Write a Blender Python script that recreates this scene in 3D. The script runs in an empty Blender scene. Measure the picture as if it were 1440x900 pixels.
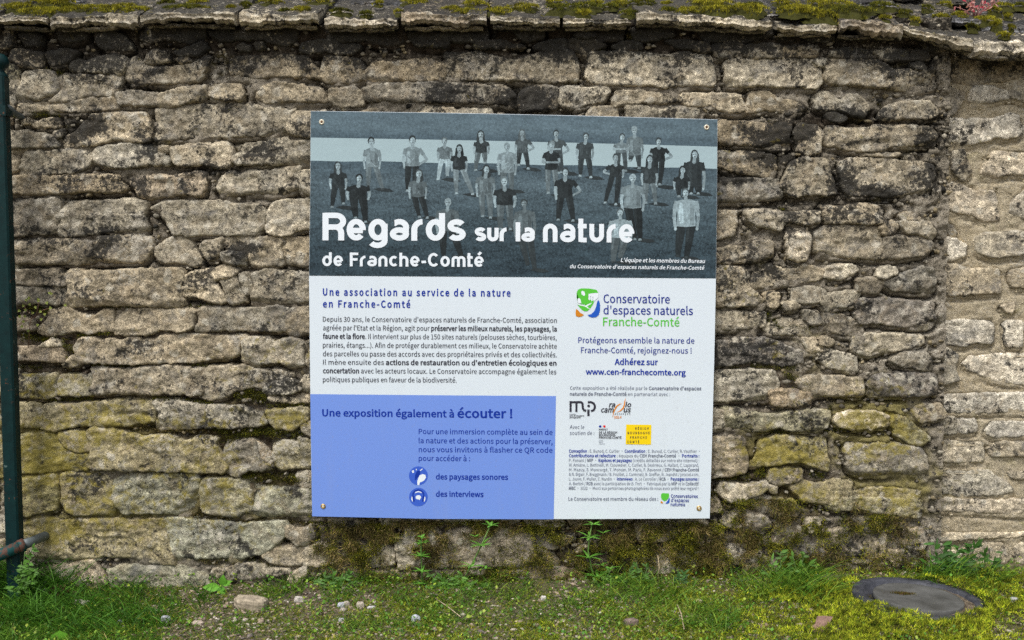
import bpy, math, random, os
import numpy as np
random.seed(7)
rng = np.random.default_rng(11)
S = bpy.context.scene
COL = S.collection

# ------------------------------------------------------------------ camera
FPX, CAM_D, CAM_H, PITCH = 1540.0, 2.7, 0.78, math.radians(3.0)
cam = bpy.data.cameras.new('camera')
cam.sensor_width = 36.0
cam.lens = FPX / 1440.0 * 36.0
cam.clip_start, cam.clip_end = 0.05, 3000.0
cam_o = bpy.data.objects.new('camera', cam)
COL.objects.link(cam_o)
cam_o.location = (0, -CAM_D, CAM_H)
cam_o.rotation_euler = (math.pi / 2 - PITCH, 0, 0)
S.camera = cam_o

# ------------------------------------------------------------------ sky, sun, exposure
SUN_EL, SUN_AZ = math.radians(58), math.radians(205)   # high, in front of the wall, a little to the left
w = bpy.data.worlds.new('World')
S.world = w
w.use_nodes = True
nt = w.node_tree
bg = nt.nodes['Background']
sky = nt.nodes.new('ShaderNodeTexSky')
sky.sky_type = 'NISHITA'
sky.sun_disc = False
sky.sun_elevation = SUN_EL
sky.sun_rotation = SUN_AZ
sky.dust_density = 4.0
sky.air_density = 1.0
hs = nt.nodes.new('ShaderNodeHueSaturation')
hs.inputs['Saturation'].default_value = 0.28          # an overcast, nearly colourless sky
nt.links.new(sky.outputs[0], hs.inputs['Color'])
nt.links.new(hs.outputs[0], bg.inputs['Color'])
bg.inputs['Strength'].default_value = 0.13
sun = bpy.data.lights.new('sun', 'SUN')
sun.energy = 1.45
sun.angle = math.radians(14)
sun.color = (1.0, 0.965, 0.91)
sun_o = bpy.data.objects.new('sun', sun)
COL.objects.link(sun_o)
sun_o.location = (-1, -3, 5)
sun_o.rotation_euler = (math.radians(90) - SUN_EL, 0, math.radians(180) - SUN_AZ)
S.view_settings.view_transform = 'Standard'
S.view_settings.look = 'None'
S.view_settings.exposure = 0.55
S.view_settings.gamma = 1.0
S.cycles.use_denoising = False
S.render.resolution_x, S.render.resolution_y = 1024, 640

# ------------------------------------------------------------------ helpers
def ray(px, py):
    a, b = (px - 720.0) / FPX, -(py - 450.0) / FPX
    return np.array([a, math.cos(PITCH) + b * math.sin(PITCH), -math.sin(PITCH) + b * math.cos(PITCH)])

def pt(px, py, y=0.0):
    "where the line of sight through a photo pixel meets the upright plane at depth y"
    d = ray(px, py)
    t = (y + CAM_D) / d[1]
    return (d[0] * t, y, CAM_H + d[2] * t)

def ptz(px, py, z=0.0):
    d = ray(px, py)
    t = (z - CAM_H) / d[2]
    return (d[0] * t, -CAM_D + d[1] * t, z)

def _hash(ix, iy, seed):
    n = (ix * 374761393 + iy * 668265263 + seed * 1442695041) & 0xffffffff
    n = ((n ^ (n >> 13)) * 1274126177) & 0xffffffff
    return ((n ^ (n >> 16)) & 0xffff) / 65535.0

def vnoise(x, y, seed=0):
    x, y = np.asarray(x, float), np.asarray(y, float)
    ix, iy = np.floor(x).astype(np.int64), np.floor(y).astype(np.int64)
    fx, fy = x - ix, y - iy
    fx, fy = fx * fx * (3 - 2 * fx), fy * fy * (3 - 2 * fy)
    a, b = _hash(ix, iy, seed), _hash(ix + 1, iy, seed)
    c, d = _hash(ix, iy + 1, seed), _hash(ix + 1, iy + 1, seed)
    return (a + (b - a) * fx) * (1 - fy) + (c + (d - c) * fx) * fy

def fbm(x, y, seed=0, octv=4, gain=0.5):
    "-1..1"
    s, a, tot = 0.0, 1.0, 0.0
    for k in range(octv):
        s = s + a * (vnoise(np.asarray(x) * 2 ** k, np.asarray(y) * 2 ** k, seed + 17 * k) * 2 - 1)
        tot += a
        a *= gain
    return s / tot

def mesh_obj(name, verts, faces, mat=None, parent=None, smooth=True, cols=None, colname='Col', link=True):
    me = bpy.data.meshes.new(name)
    verts = np.asarray(verts, dtype=np.float32)
    if isinstance(faces, np.ndarray):
        k = faces.shape[1]
        me.vertices.add(len(verts)); me.vertices.foreach_set('co', verts.ravel())
        me.loops.add(faces.size); me.loops.foreach_set('vertex_index', faces.astype(np.int32).ravel())
        me.polygons.add(len(faces))
        me.polygons.foreach_set('loop_start', np.arange(0, faces.size, k, dtype=np.int32))
        me.polygons.foreach_set('loop_total', np.full(len(faces), k, dtype=np.int32))
        me.update(calc_edges=True)
        me.validate()
    else:
        me.from_pydata([tuple(map(float, v)) for v in verts], [], faces)
        me.update()
    if cols is not None:
        at = me.color_attributes.new(colname, 'FLOAT_COLOR', 'POINT')
        c4 = np.ones((len(verts), 4), dtype=np.float32)
        c4[:, :3] = cols
        at.data.foreach_set('color', c4.ravel())
    if smooth:
        me.polygons.foreach_set('use_smooth', np.ones(len(me.polygons), dtype=bool))
    if mat is not None:
        me.materials.append(mat)
    o = bpy.data.objects.new(name, me)
    if parent is not None:
        o.parent = parent
    COL.objects.link(o)
    return o

def recenter(o):
    "move the mesh's origin to the middle of the object"
    me = o.data
    n = len(me.vertices)
    co = np.empty(n * 3, dtype=np.float32); me.vertices.foreach_get('co', co)
    co = co.reshape(-1, 3)
    c = (co.min(0) + co.max(0)) / 2
    me.vertices.foreach_set('co', (co - c).ravel())
    o.location = tuple(float(v) for v in c)
    if o.parent is not None:
        o.location = tuple(float(v) - p for v, p in zip(c, o.parent.location))

def thing(name, label, cat, loc=(0, 0, 0), group=None):
    o = bpy.data.objects.new(name, None)
    o.empty_display_size = 0.05
    COL.objects.link(o)
    o.location = loc
    o['label'] = label; o['category'] = cat
    if group: o['group'] = group
    return o

def tag(o, label=None, cat=None, group=None, kind=None):
    if label: o['label'] = label
    if cat: o['category'] = cat
    if group: o['group'] = group
    if kind: o['kind'] = kind
    return o

class MB:
    "collects pieces into one mesh"
    def __init__(s): s.v, s.f, s.c, s.n = [], [], [], 0
    def add(s, v, f, c=None):
        v = np.asarray(v, float).reshape(-1, 3)
        s.v.append(v)
        s.f += [tuple(i + s.n for i in q) for q in f]
        s.c.append(np.tile(np.asarray(c if c is not None else (1, 1, 1), float), (len(v), 1)) if np.ndim(c) < 2 else np.asarray(c))
        s.n += len(v)
    def build(s, name, mat, parent=None, smooth=True):
        V = np.concatenate(s.v)
        if parent is not None: V = V - np.array(parent.location)
        return mesh_obj(name, V, s.f, mat, parent, smooth, cols=np.concatenate(s.c))
    def box(s, x0, x1, y0, y1, z0, z1, c=None):
        v = [(x, y, z) for x in (x0, x1) for y in (y0, y1) for z in (z0, z1)]
        s.add(v, [(0, 1, 3, 2), (4, 6, 7, 5), (0, 4, 5, 1), (2, 3, 7, 6), (0, 2, 6, 4), (1, 5, 7, 3)], c)
    def tube(s, pts, r, n=8, c=None, cap=True):
        pts = [np.array(p, float) for p in pts]
        rs = r if hasattr(r, '__len__') else [r] * len(pts)
        V, F = [], []
        ref = np.array([0.13, 1, 0.21]) if abs((pts[-1] - pts[0])[1]) < np.linalg.norm(pts[-1] - pts[0]) * .8 else np.array([1, .1, .2])
        for i, p in enumerate(pts):
            t = pts[min(i + 1, len(pts) - 1)] - pts[max(i - 1, 0)]
            t /= np.linalg.norm(t) + 1e-12
            a = np.cross(t, ref); a /= np.linalg.norm(a); b = np.cross(t, a)
            for k in range(n):
                an = 2 * math.pi * k / n
                V.append(p + rs[i] * (a * math.cos(an) + b * math.sin(an)))
        for i in range(len(pts) - 1):
            for k in range(n):
                F.append((i * n + k, i * n + (k + 1) % n, (i + 1) * n + (k + 1) % n, (i + 1) * n + k))
        if cap:
            F.append(tuple(range(n))[::-1]); F.append(tuple(range((len(pts) - 1) * n, len(pts) * n)))
        s.add(V, F, c)
    def lathe(s, c0, prof, n=32, c=None):
        "prof: (radius, height) pairs about the z axis through c0"
        V, F = [], []
        for (r, h) in prof:
            for k in range(n):
                an = 2 * math.pi * k / n
                V.append((c0[0] + r * math.cos(an), c0[1] + r * math.sin(an), c0[2] + h))
        for i in range(len(prof) - 1):
            for k in range(n):
                F.append((i * n + k, i * n + (k + 1) % n, (i + 1) * n + (k + 1) % n, (i + 1) * n + k))
        F.append(tuple(range((len(prof) - 1) * n, len(prof) * n)))
        s.add(V, F, c)
    def leaf(s, base, d, nrm, L, W, c, curl=0.25, c2=None, tipw=0.0, n=5):
        "a pointed or rounded leaf with a fold along its midrib"
        base, d, nrm = np.array(base, float), np.array(d, float), np.array(nrm, float)
        d /= np.linalg.norm(d)
        sd = np.cross(d, nrm); sd /= np.linalg.norm(sd) + 1e-9
        up = np.cross(sd, d)
        V, F, C = [], [], []
        cc = np.array(c, float)
        for i in range(n):
            t = i / (n - 1)
            wd = W * 0.5 * (math.sin(math.pi * (0.06 + 0.94 * t) ** 0.8) if not tipw else max(0.0, 1 - abs(2 * t - 1) ** 2.4) ** .5) + W * 0.02
            p = base + d * L * t + up * (-curl * L * t * t)
            V += [p - sd * wd + up * wd * .25, p, p + sd * wd + up * wd * .25]
            C += [cc, cc * 1.12, cc * .9]
        for i in range(n - 1):
            a = i * 3
            F += [(a, a + 1, a + 4, a + 3), (a + 1, a + 2, a + 5, a + 4)]
        s.add(V, F, np.array(C))

# ------------------------------------------------------------------ materials
def new_mat(name):
    m = bpy.data.materials.new(name)
    m.use_nodes = True
    nt = m.node_tree
    b = nt.nodes['Principled BSDF']
    b.inputs['Specular IOR Level'].default_value = 0.25
    return m, nt, b

def N(nt, typ, **kw):
    n = nt.nodes.new('ShaderNode' + typ)
    for k, v in kw.items():
        if k.startswith('i_'):
            n.inputs[k[2:].replace('_', ' ')].default_value = v
        else:
            setattr(n, k, v)
    return n

def L(nt, a, b): nt.links.new(a, b)

def ramp(nt, src, stops):
    r = nt.nodes.new('ShaderNodeValToRGB')
    el = r.color_ramp.elements
    while len(el) < len(stops): el.new(0.5)
    for e, (p, c) in zip(el, stops):
        e.position = p
        e.color = (c, c, c, 1) if not hasattr(c, '__len__') else (*c[:3], 1)
    L(nt, src, r.inputs[0])
    return r.outputs[0]

def math_n(nt, op, a, b=None, clamp=False):
    n = nt.nodes.new('ShaderNodeMath'); n.operation = op; n.use_clamp = clamp
    for i, v in enumerate((a, b)):
        if v is None: continue
        if hasattr(v, 'links') or hasattr(v, 'node'): L(nt, v, n.inputs[i])
        else: n.inputs[i].default_value = v
    return n.outputs[0]

def mixc(nt, fac, a, b, blend='MIX'):
    n = nt.nodes.new('ShaderNodeMix'); n.data_type = 'RGBA'; n.blend_type = blend
    for i, v in ((0, fac), (6, a), (7, b)):
        if hasattr(v, 'node'): L(nt, v, n.inputs[i])
        else: n.inputs[i].default_value = v if i == 0 else (*v[:3], 1)
    return n.outputs[2]

def pos(nt): return N(nt, 'NewGeometry').outputs['Position']

def noise(nt, p, scale, detail=4, rough=.55, warp=0.0):
    n = N(nt, 'TexNoise'); n.inputs['Scale'].default_value = scale
    n.inputs['Detail'].default_value = detail; n.inputs['Roughness'].default_value = rough
    n.inputs['Distortion'].default_value = warp
    L(nt, p, n.inputs['Vector'])
    return n.outputs['Fac']

def stone_material(name, use_obj_color=True, base=(.25, .22, .16)):
    m, nt, b = new_mat(name)
    p = pos(nt)
    att = N(nt, 'Attribute'); att.attribute_name = 'Mask'       # r olive algae, g black crust and painted shade, b pale/orange lichen
    sep = N(nt, 'SeparateColor'); L(nt, att.outputs['Color'], sep.inputs[0])
    if use_obj_color:
        col = N(nt, 'ObjectInfo').outputs['Color']
    else:
        col = N(nt, 'RGB').outputs[0]; col.default_value = (*base, 1)
    n1 = noise(nt, p, 9, 6, .6, .6)
    n2 = noise(nt, p, 55, 8, .68, .4)
    n3 = noise(nt, p, 260, 5, .7)
    v = math_n(nt, 'MULTIPLY', ramp(nt, n1, [(.28, .62), (.72, 1.38)]), ramp(nt, n2, [(.32, .42), (.5, 1.0), (.68, 1.7)]))
    v = math_n(nt, 'MULTIPLY', v, ramp(nt, n3, [(.34, .5), (.66, 1.55)]))
    vg = N(nt, 'TexVoronoi'); vg.inputs['Scale'].default_value = 170; L(nt, p, vg.inputs['Vector'])
    vgs = N(nt, 'SeparateColor'); L(nt, vg.outputs['Color'], vgs.inputs[0])
    v = math_n(nt, 'MULTIPLY', v, ramp(nt, vgs.outputs[0], [(0, .78), (1, 1.22)]))
    vm = N(nt, 'VectorMath', operation='SCALE'); L(nt, col, vm.inputs[0]); L(nt, v, vm.inputs['Scale'])
    c = vm.outputs[0]
    # warm / cool mottling
    nh = noise(nt, p, 23, 5, .6, 1.0)
    c = mixc(nt, ramp(nt, nh, [(.5, 0), (.7, .34)]), c, (.40, .30, .18), 'MIX')
    nh2 = noise(nt, p, 31, 5, .6, 1.0)
    nb = N(nt, 'VectorMath', operation='ADD'); L(nt, p, nb.inputs[0]); nb.inputs[1].default_value = (3.1, 1.7, 9.2)
    nh3 = noise(nt, nb.outputs[0], 17, 5, .62, .8)
    c = mixc(nt, ramp(nt, nh3, [(.5, 0), (.68, .5)]), c, (.15, .152, .155), 'MIX')
    # pale crustose lichen blotches
    vo = N(nt, 'TexVoronoi'); vo.inputs['Scale'].default_value = 34; vo.inputs['Randomness'].default_value = 1
    wv = N(nt, 'VectorMath', operation='ADD'); L(nt, p, wv.inputs[0])
    nz = N(nt, 'TexNoise'); nz.inputs['Scale'].default_value = 60; L(nt, p, nz.inputs['Vector'])
    sc = N(nt, 'VectorMath', operation='SCALE'); L(nt, nz.outputs['Color'], sc.inputs[0]); sc.inputs['Scale'].default_value = .022
    L(nt, sc.outputs[0], wv.inputs[1]); L(nt, wv.outputs[0], vo.inputs['Vector'])
    vc = N(nt, 'SeparateColor'); L(nt, vo.outputs['Color'], vc.inputs[0])
    bl = math_n(nt, 'MULTIPLY', ramp(nt, vo.outputs['Distance'], [(.28, 1), (.42, 0)]), ramp(nt, vc.outputs[0], [(.58, 0), (.64, 1)]))
    bl = math_n(nt, 'MULTIPLY', bl, ramp(nt, n2, [(.35, .2), (.55, .85)]))
    c = mixc(nt, bl, c, (.52, .48, .39))
    pc = N(nt, 'VectorMath', operation='ADD'); L(nt, p, pc.inputs[0]); pc.inputs[1].default_value = (7.7, 2.1, 4.2); pc = pc.outputs[0]
    # pale lime-lichen crust that spreads over stones and joints alike
    nl = noise(nt, pc, 7.5, 5, .62, .5); nl2 = noise(nt, pc, 130, 6, .75)
    pl_ = math_n(nt, 'ADD', ramp(nt, nl, [(.5, 0), (.72, .26)]), math_n(nt, 'SUBTRACT', nl2, .5))
    c = mixc(nt, ramp(nt, pl_, [(.12, 0), (.22, .8)]), c, (.50, .46, .38))
    # black crust: fine specks everywhere, patches where masked, with painted shade below the coping
    n4 = noise(nt, p, 95, 7, .75, .3)
    n5 = noise(nt, nb.outputs[0], 11, 4, .6, .7)
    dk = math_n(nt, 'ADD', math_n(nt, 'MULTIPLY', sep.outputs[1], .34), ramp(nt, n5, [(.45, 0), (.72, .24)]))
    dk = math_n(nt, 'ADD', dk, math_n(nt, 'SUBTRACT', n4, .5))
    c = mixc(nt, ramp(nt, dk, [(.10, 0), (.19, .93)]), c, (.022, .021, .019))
    # olive algae and ochre lichen
    n6 = noise(nt, p, 42, 6, .65, .8)
    ol = math_n(nt, 'ADD', math_n(nt, 'MULTIPLY', sep.outputs[0], .5), math_n(nt, 'SUBTRACT', math_n(nt, 'ADD', math_n(nt, 'MULTIPLY', n6, 1.5), math_n(nt, 'MULTIPLY', nh3, .5)), 1.22))
    c = mixc(nt, ramp(nt, ol, [(.0, 0), (.26, .8)]), c, mixc(nt, n2, (.17, .15, .03), (.38, .30, .05)))
    vs = N(nt, 'TexVoronoi'); vs.inputs['Scale'].default_value = 98; L(nt, wv.outputs[0], vs.inputs['Vector'])
    vsc = N(nt, 'SeparateColor'); L(nt, vs.outputs['Color'], vsc.inputs[0])
    gate = math_n(nt, 'ADD', vsc.outputs[1], math_n(nt, 'MULTIPLY', math_n(nt, 'MULTIPLY', sep.outputs[2], 1.15), ramp(nt, nh3, [(.38, .05), (.62, .62)])))
    dots = math_n(nt, 'MULTIPLY', ramp(nt, vs.outputs['Distance'], [(.33, 1), (.45, 0)]), ramp(nt, gate, [(1.0, 0), (1.02, 1)]))
    dcol = mixc(nt, ramp(nt, vsc.outputs[2], [(.66, 0), (.68, 1)]), (.72, .73, .70), (.45, .27, .03))
    c = mixc(nt, math_n(nt, 'MULTIPLY', dots, ramp(nt, n2, [(.34, .3), (.46, 1)])), c, dcol)
    # bright mineral specks
    sp = noise(nt, p, 420, 2, .5)
    c = mixc(nt, ramp(nt, sp, [(.68, 0), (.74, .75)]), c, (.6, .57, .5))
    L(nt, c, b.inputs['Base Color'])
    b.inputs['Roughness'].default_value = .93
    bp = N(nt, 'Bump'); bp.inputs['Strength'].default_value = 1.0; bp.inputs['Distance'].default_value = .006
    hgt = math_n(nt, 'ADD', n2, math_n(nt, 'MULTIPLY', n3, .5))
    hgt = math_n(nt, 'ADD', hgt, math_n(nt, 'MULTIPLY', n4, .7))
    L(nt, hgt, bp.inputs['Height']); L(nt, bp.outputs[0], b.inputs['Normal'])
    return m

def mortar_material(name, ca, cb, cc, dark=1.0):
    m, nt, b = new_mat(name)
    p = pos(nt)
    att = N(nt, 'Attribute'); att.attribute_name = 'Mask'
    sep = N(nt, 'SeparateColor'); L(nt, att.outputs['Color'], sep.inputs[0])
    n1 = noise(nt, p, 14, 6, .6, .6); n2 = noise(nt, p, 110, 8, .75, .3); n3 = noise(nt, p, 330, 4, .7)
    c = mixc(nt, ramp(nt, n1, [(.35, 0), (.65, 1)]), ca, cb)
    c = mixc(nt, ramp(nt, n2, [(.5, 0), (.62, 1)]), c, cc)
    pc = N(nt, 'VectorMath', operation='ADD'); L(nt, p, pc.inputs[0]); pc.inputs[1].default_value = (7.7, 2.1, 4.2); pc = pc.outputs[0]
    # pale lime-lichen crust that spreads over stones and joints alike
    nl = noise(nt, pc, 7.5, 5, .62, .5); nl2 = noise(nt, pc, 130, 6, .75)
    pl_ = math_n(nt, 'ADD', ramp(nt, nl, [(.5, 0), (.72, .26)]), math_n(nt, 'SUBTRACT', nl2, .5))
    c = mixc(nt, ramp(nt, pl_, [(.12, 0), (.22, .8)]), c, (.50, .46, .38))
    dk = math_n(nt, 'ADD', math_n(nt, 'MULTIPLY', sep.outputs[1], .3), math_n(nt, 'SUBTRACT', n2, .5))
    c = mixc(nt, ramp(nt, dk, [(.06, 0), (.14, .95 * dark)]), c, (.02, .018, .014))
    ol = math_n(nt, 'ADD', math_n(nt, 'MULTIPLY', sep.outputs[0], .5), math_n(nt, 'SUBTRACT', n1, .60))
    c = mixc(nt, ramp(nt, ol, [(0, 0), (.22, .8)]), c, (.20, .17, .045))
    c = mixc(nt, math_n(nt, 'MULTIPLY', att.outputs['Alpha'], ramp(nt, n2, [(.45, 1), (.72, .1)])), c, mixc(nt, n1, (.035, .024, .014), (.085, .055, .032)))
    v = ramp(nt, n3, [(.33, .5), (.67, 1.5)])
    vm = N(nt, 'VectorMath', operation='SCALE'); L(nt, c, vm.inputs[0]); L(nt, v, vm.inputs['Scale'])
    L(nt, vm.outputs[0], b.inputs['Base Color'])
    b.inputs['Roughness'].default_value = .96
    bp = N(nt, 'Bump'); bp.inputs['Strength'].default_value = 1.0; bp.inputs['Distance'].default_value = .005
    L(nt, math_n(nt, 'ADD', n2, math_n(nt, 'MULTIPLY', n3, .5)), bp.inputs['Height']); L(nt, bp.outputs[0], b.inputs['Normal'])
    return m

def vcol_material(name, rough=.8, var=.35, scale=200, transl=0.0, bump=0.0, spec=.2):
    m, nt, b = new_mat(name)
    att = N(nt, 'Attribute'); att.attribute_name = 'Col'
    n = noise(nt, pos(nt), scale, 4, .6)
    vm = N(nt, 'VectorMath', operation='SCALE'); L(nt, att.outputs['Color'], vm.inputs[0])
    L(nt, ramp(nt, n, [(.3, 1 - var), (.7, 1 + var)]), vm.inputs['Scale'])
    L(nt, vm.outputs[0], b.inputs['Base Color'])
    b.inputs['Roughness'].default_value = rough
    b.inputs['Specular IOR Level'].default_value = spec
    if bump:
        bp = N(nt, 'Bump'); bp.inputs['Distance'].default_value = bump
        L(nt, n, bp.inputs['Height']); L(nt, bp.outputs[0], b.inputs['Normal'])
    if transl:
        t = N(nt, 'BsdfTranslucent'); L(nt, vm.outputs[0], t.inputs['Color'])
        mx = N(nt, 'MixShader'); mx.inputs[0].default_value = transl
        L(nt, b.outputs[0], mx.inputs[1]); L(nt, t.outputs[0], mx.inputs[2])
        L(nt, mx.outputs[0], nt.nodes['Material Output'].inputs['Surface'])
    return m

M_STONE = stone_material('limestone')
M_STONE2 = stone_material('pale_limestone')
M_MORTAR = mortar_material('old_mortar', (.19, .165, .125), (.28, .245, .19), (.36, .32, .26))
M_MORTAR2 = mortar_material('sandy_mortar', (.40, .33, .215), (.44, .38, .27), (.48, .42, .315), .35)
M_CHIP = vcol_material('rubble_chip', .95, .5, 300, bump=.002)
M_MOSS = vcol_material('moss', .9, .3, 400, transl=.15)
M_LEAF = vcol_material('leaf', .55, .2, 300, transl=.3, spec=.35)
M_GRASS = vcol_material('grass', .6, .2, 150, transl=.3, spec=.3)
M_TWIG = vcol_material('twig', .9, .4, 300)
# ------------------------------------------------------------------ outlines of the stones
# each entry: tile (x, y, magnification) -> outlines noted at that magnification; the tone letter comes first
TILES = {
'T0': (0, 0, 4.5), 'T1': (280, 0, 4.5), 'T3': (560, 0, 4.5), 'T4': (840, 0, 4.5), 'T5': (1120, 0, 4.5),
'L1': (0, 140, 6), 'L2': (210, 140, 6), 'L3': (0, 280, 6), 'L4': (210, 280, 6), 'L5': (0, 420, 6), 'L6': (210, 420, 6),
'L7': (0, 560, 6), 'L8': (210, 560, 6), 'L9': (0, 700, 6), 'L10': (210, 700, 6), 'L11': (440, 700, 6), 'L12': (660, 700, 6),
'L13': (880, 700, 6), 'L14': (1100, 700, 6),
'R1': (1000, 140, 6), 'R2': (1200, 140, 6), 'R3': (1000, 280, 6), 'R4': (1200, 280, 6), 'R5': (1000, 420, 6),
'R6': (1200, 420, 6), 'R7': (990, 560, 6), 'R8': (1200, 560, 6), 'R15': (1200, 750, 6), 'P': (0, 0, 1)}
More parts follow.
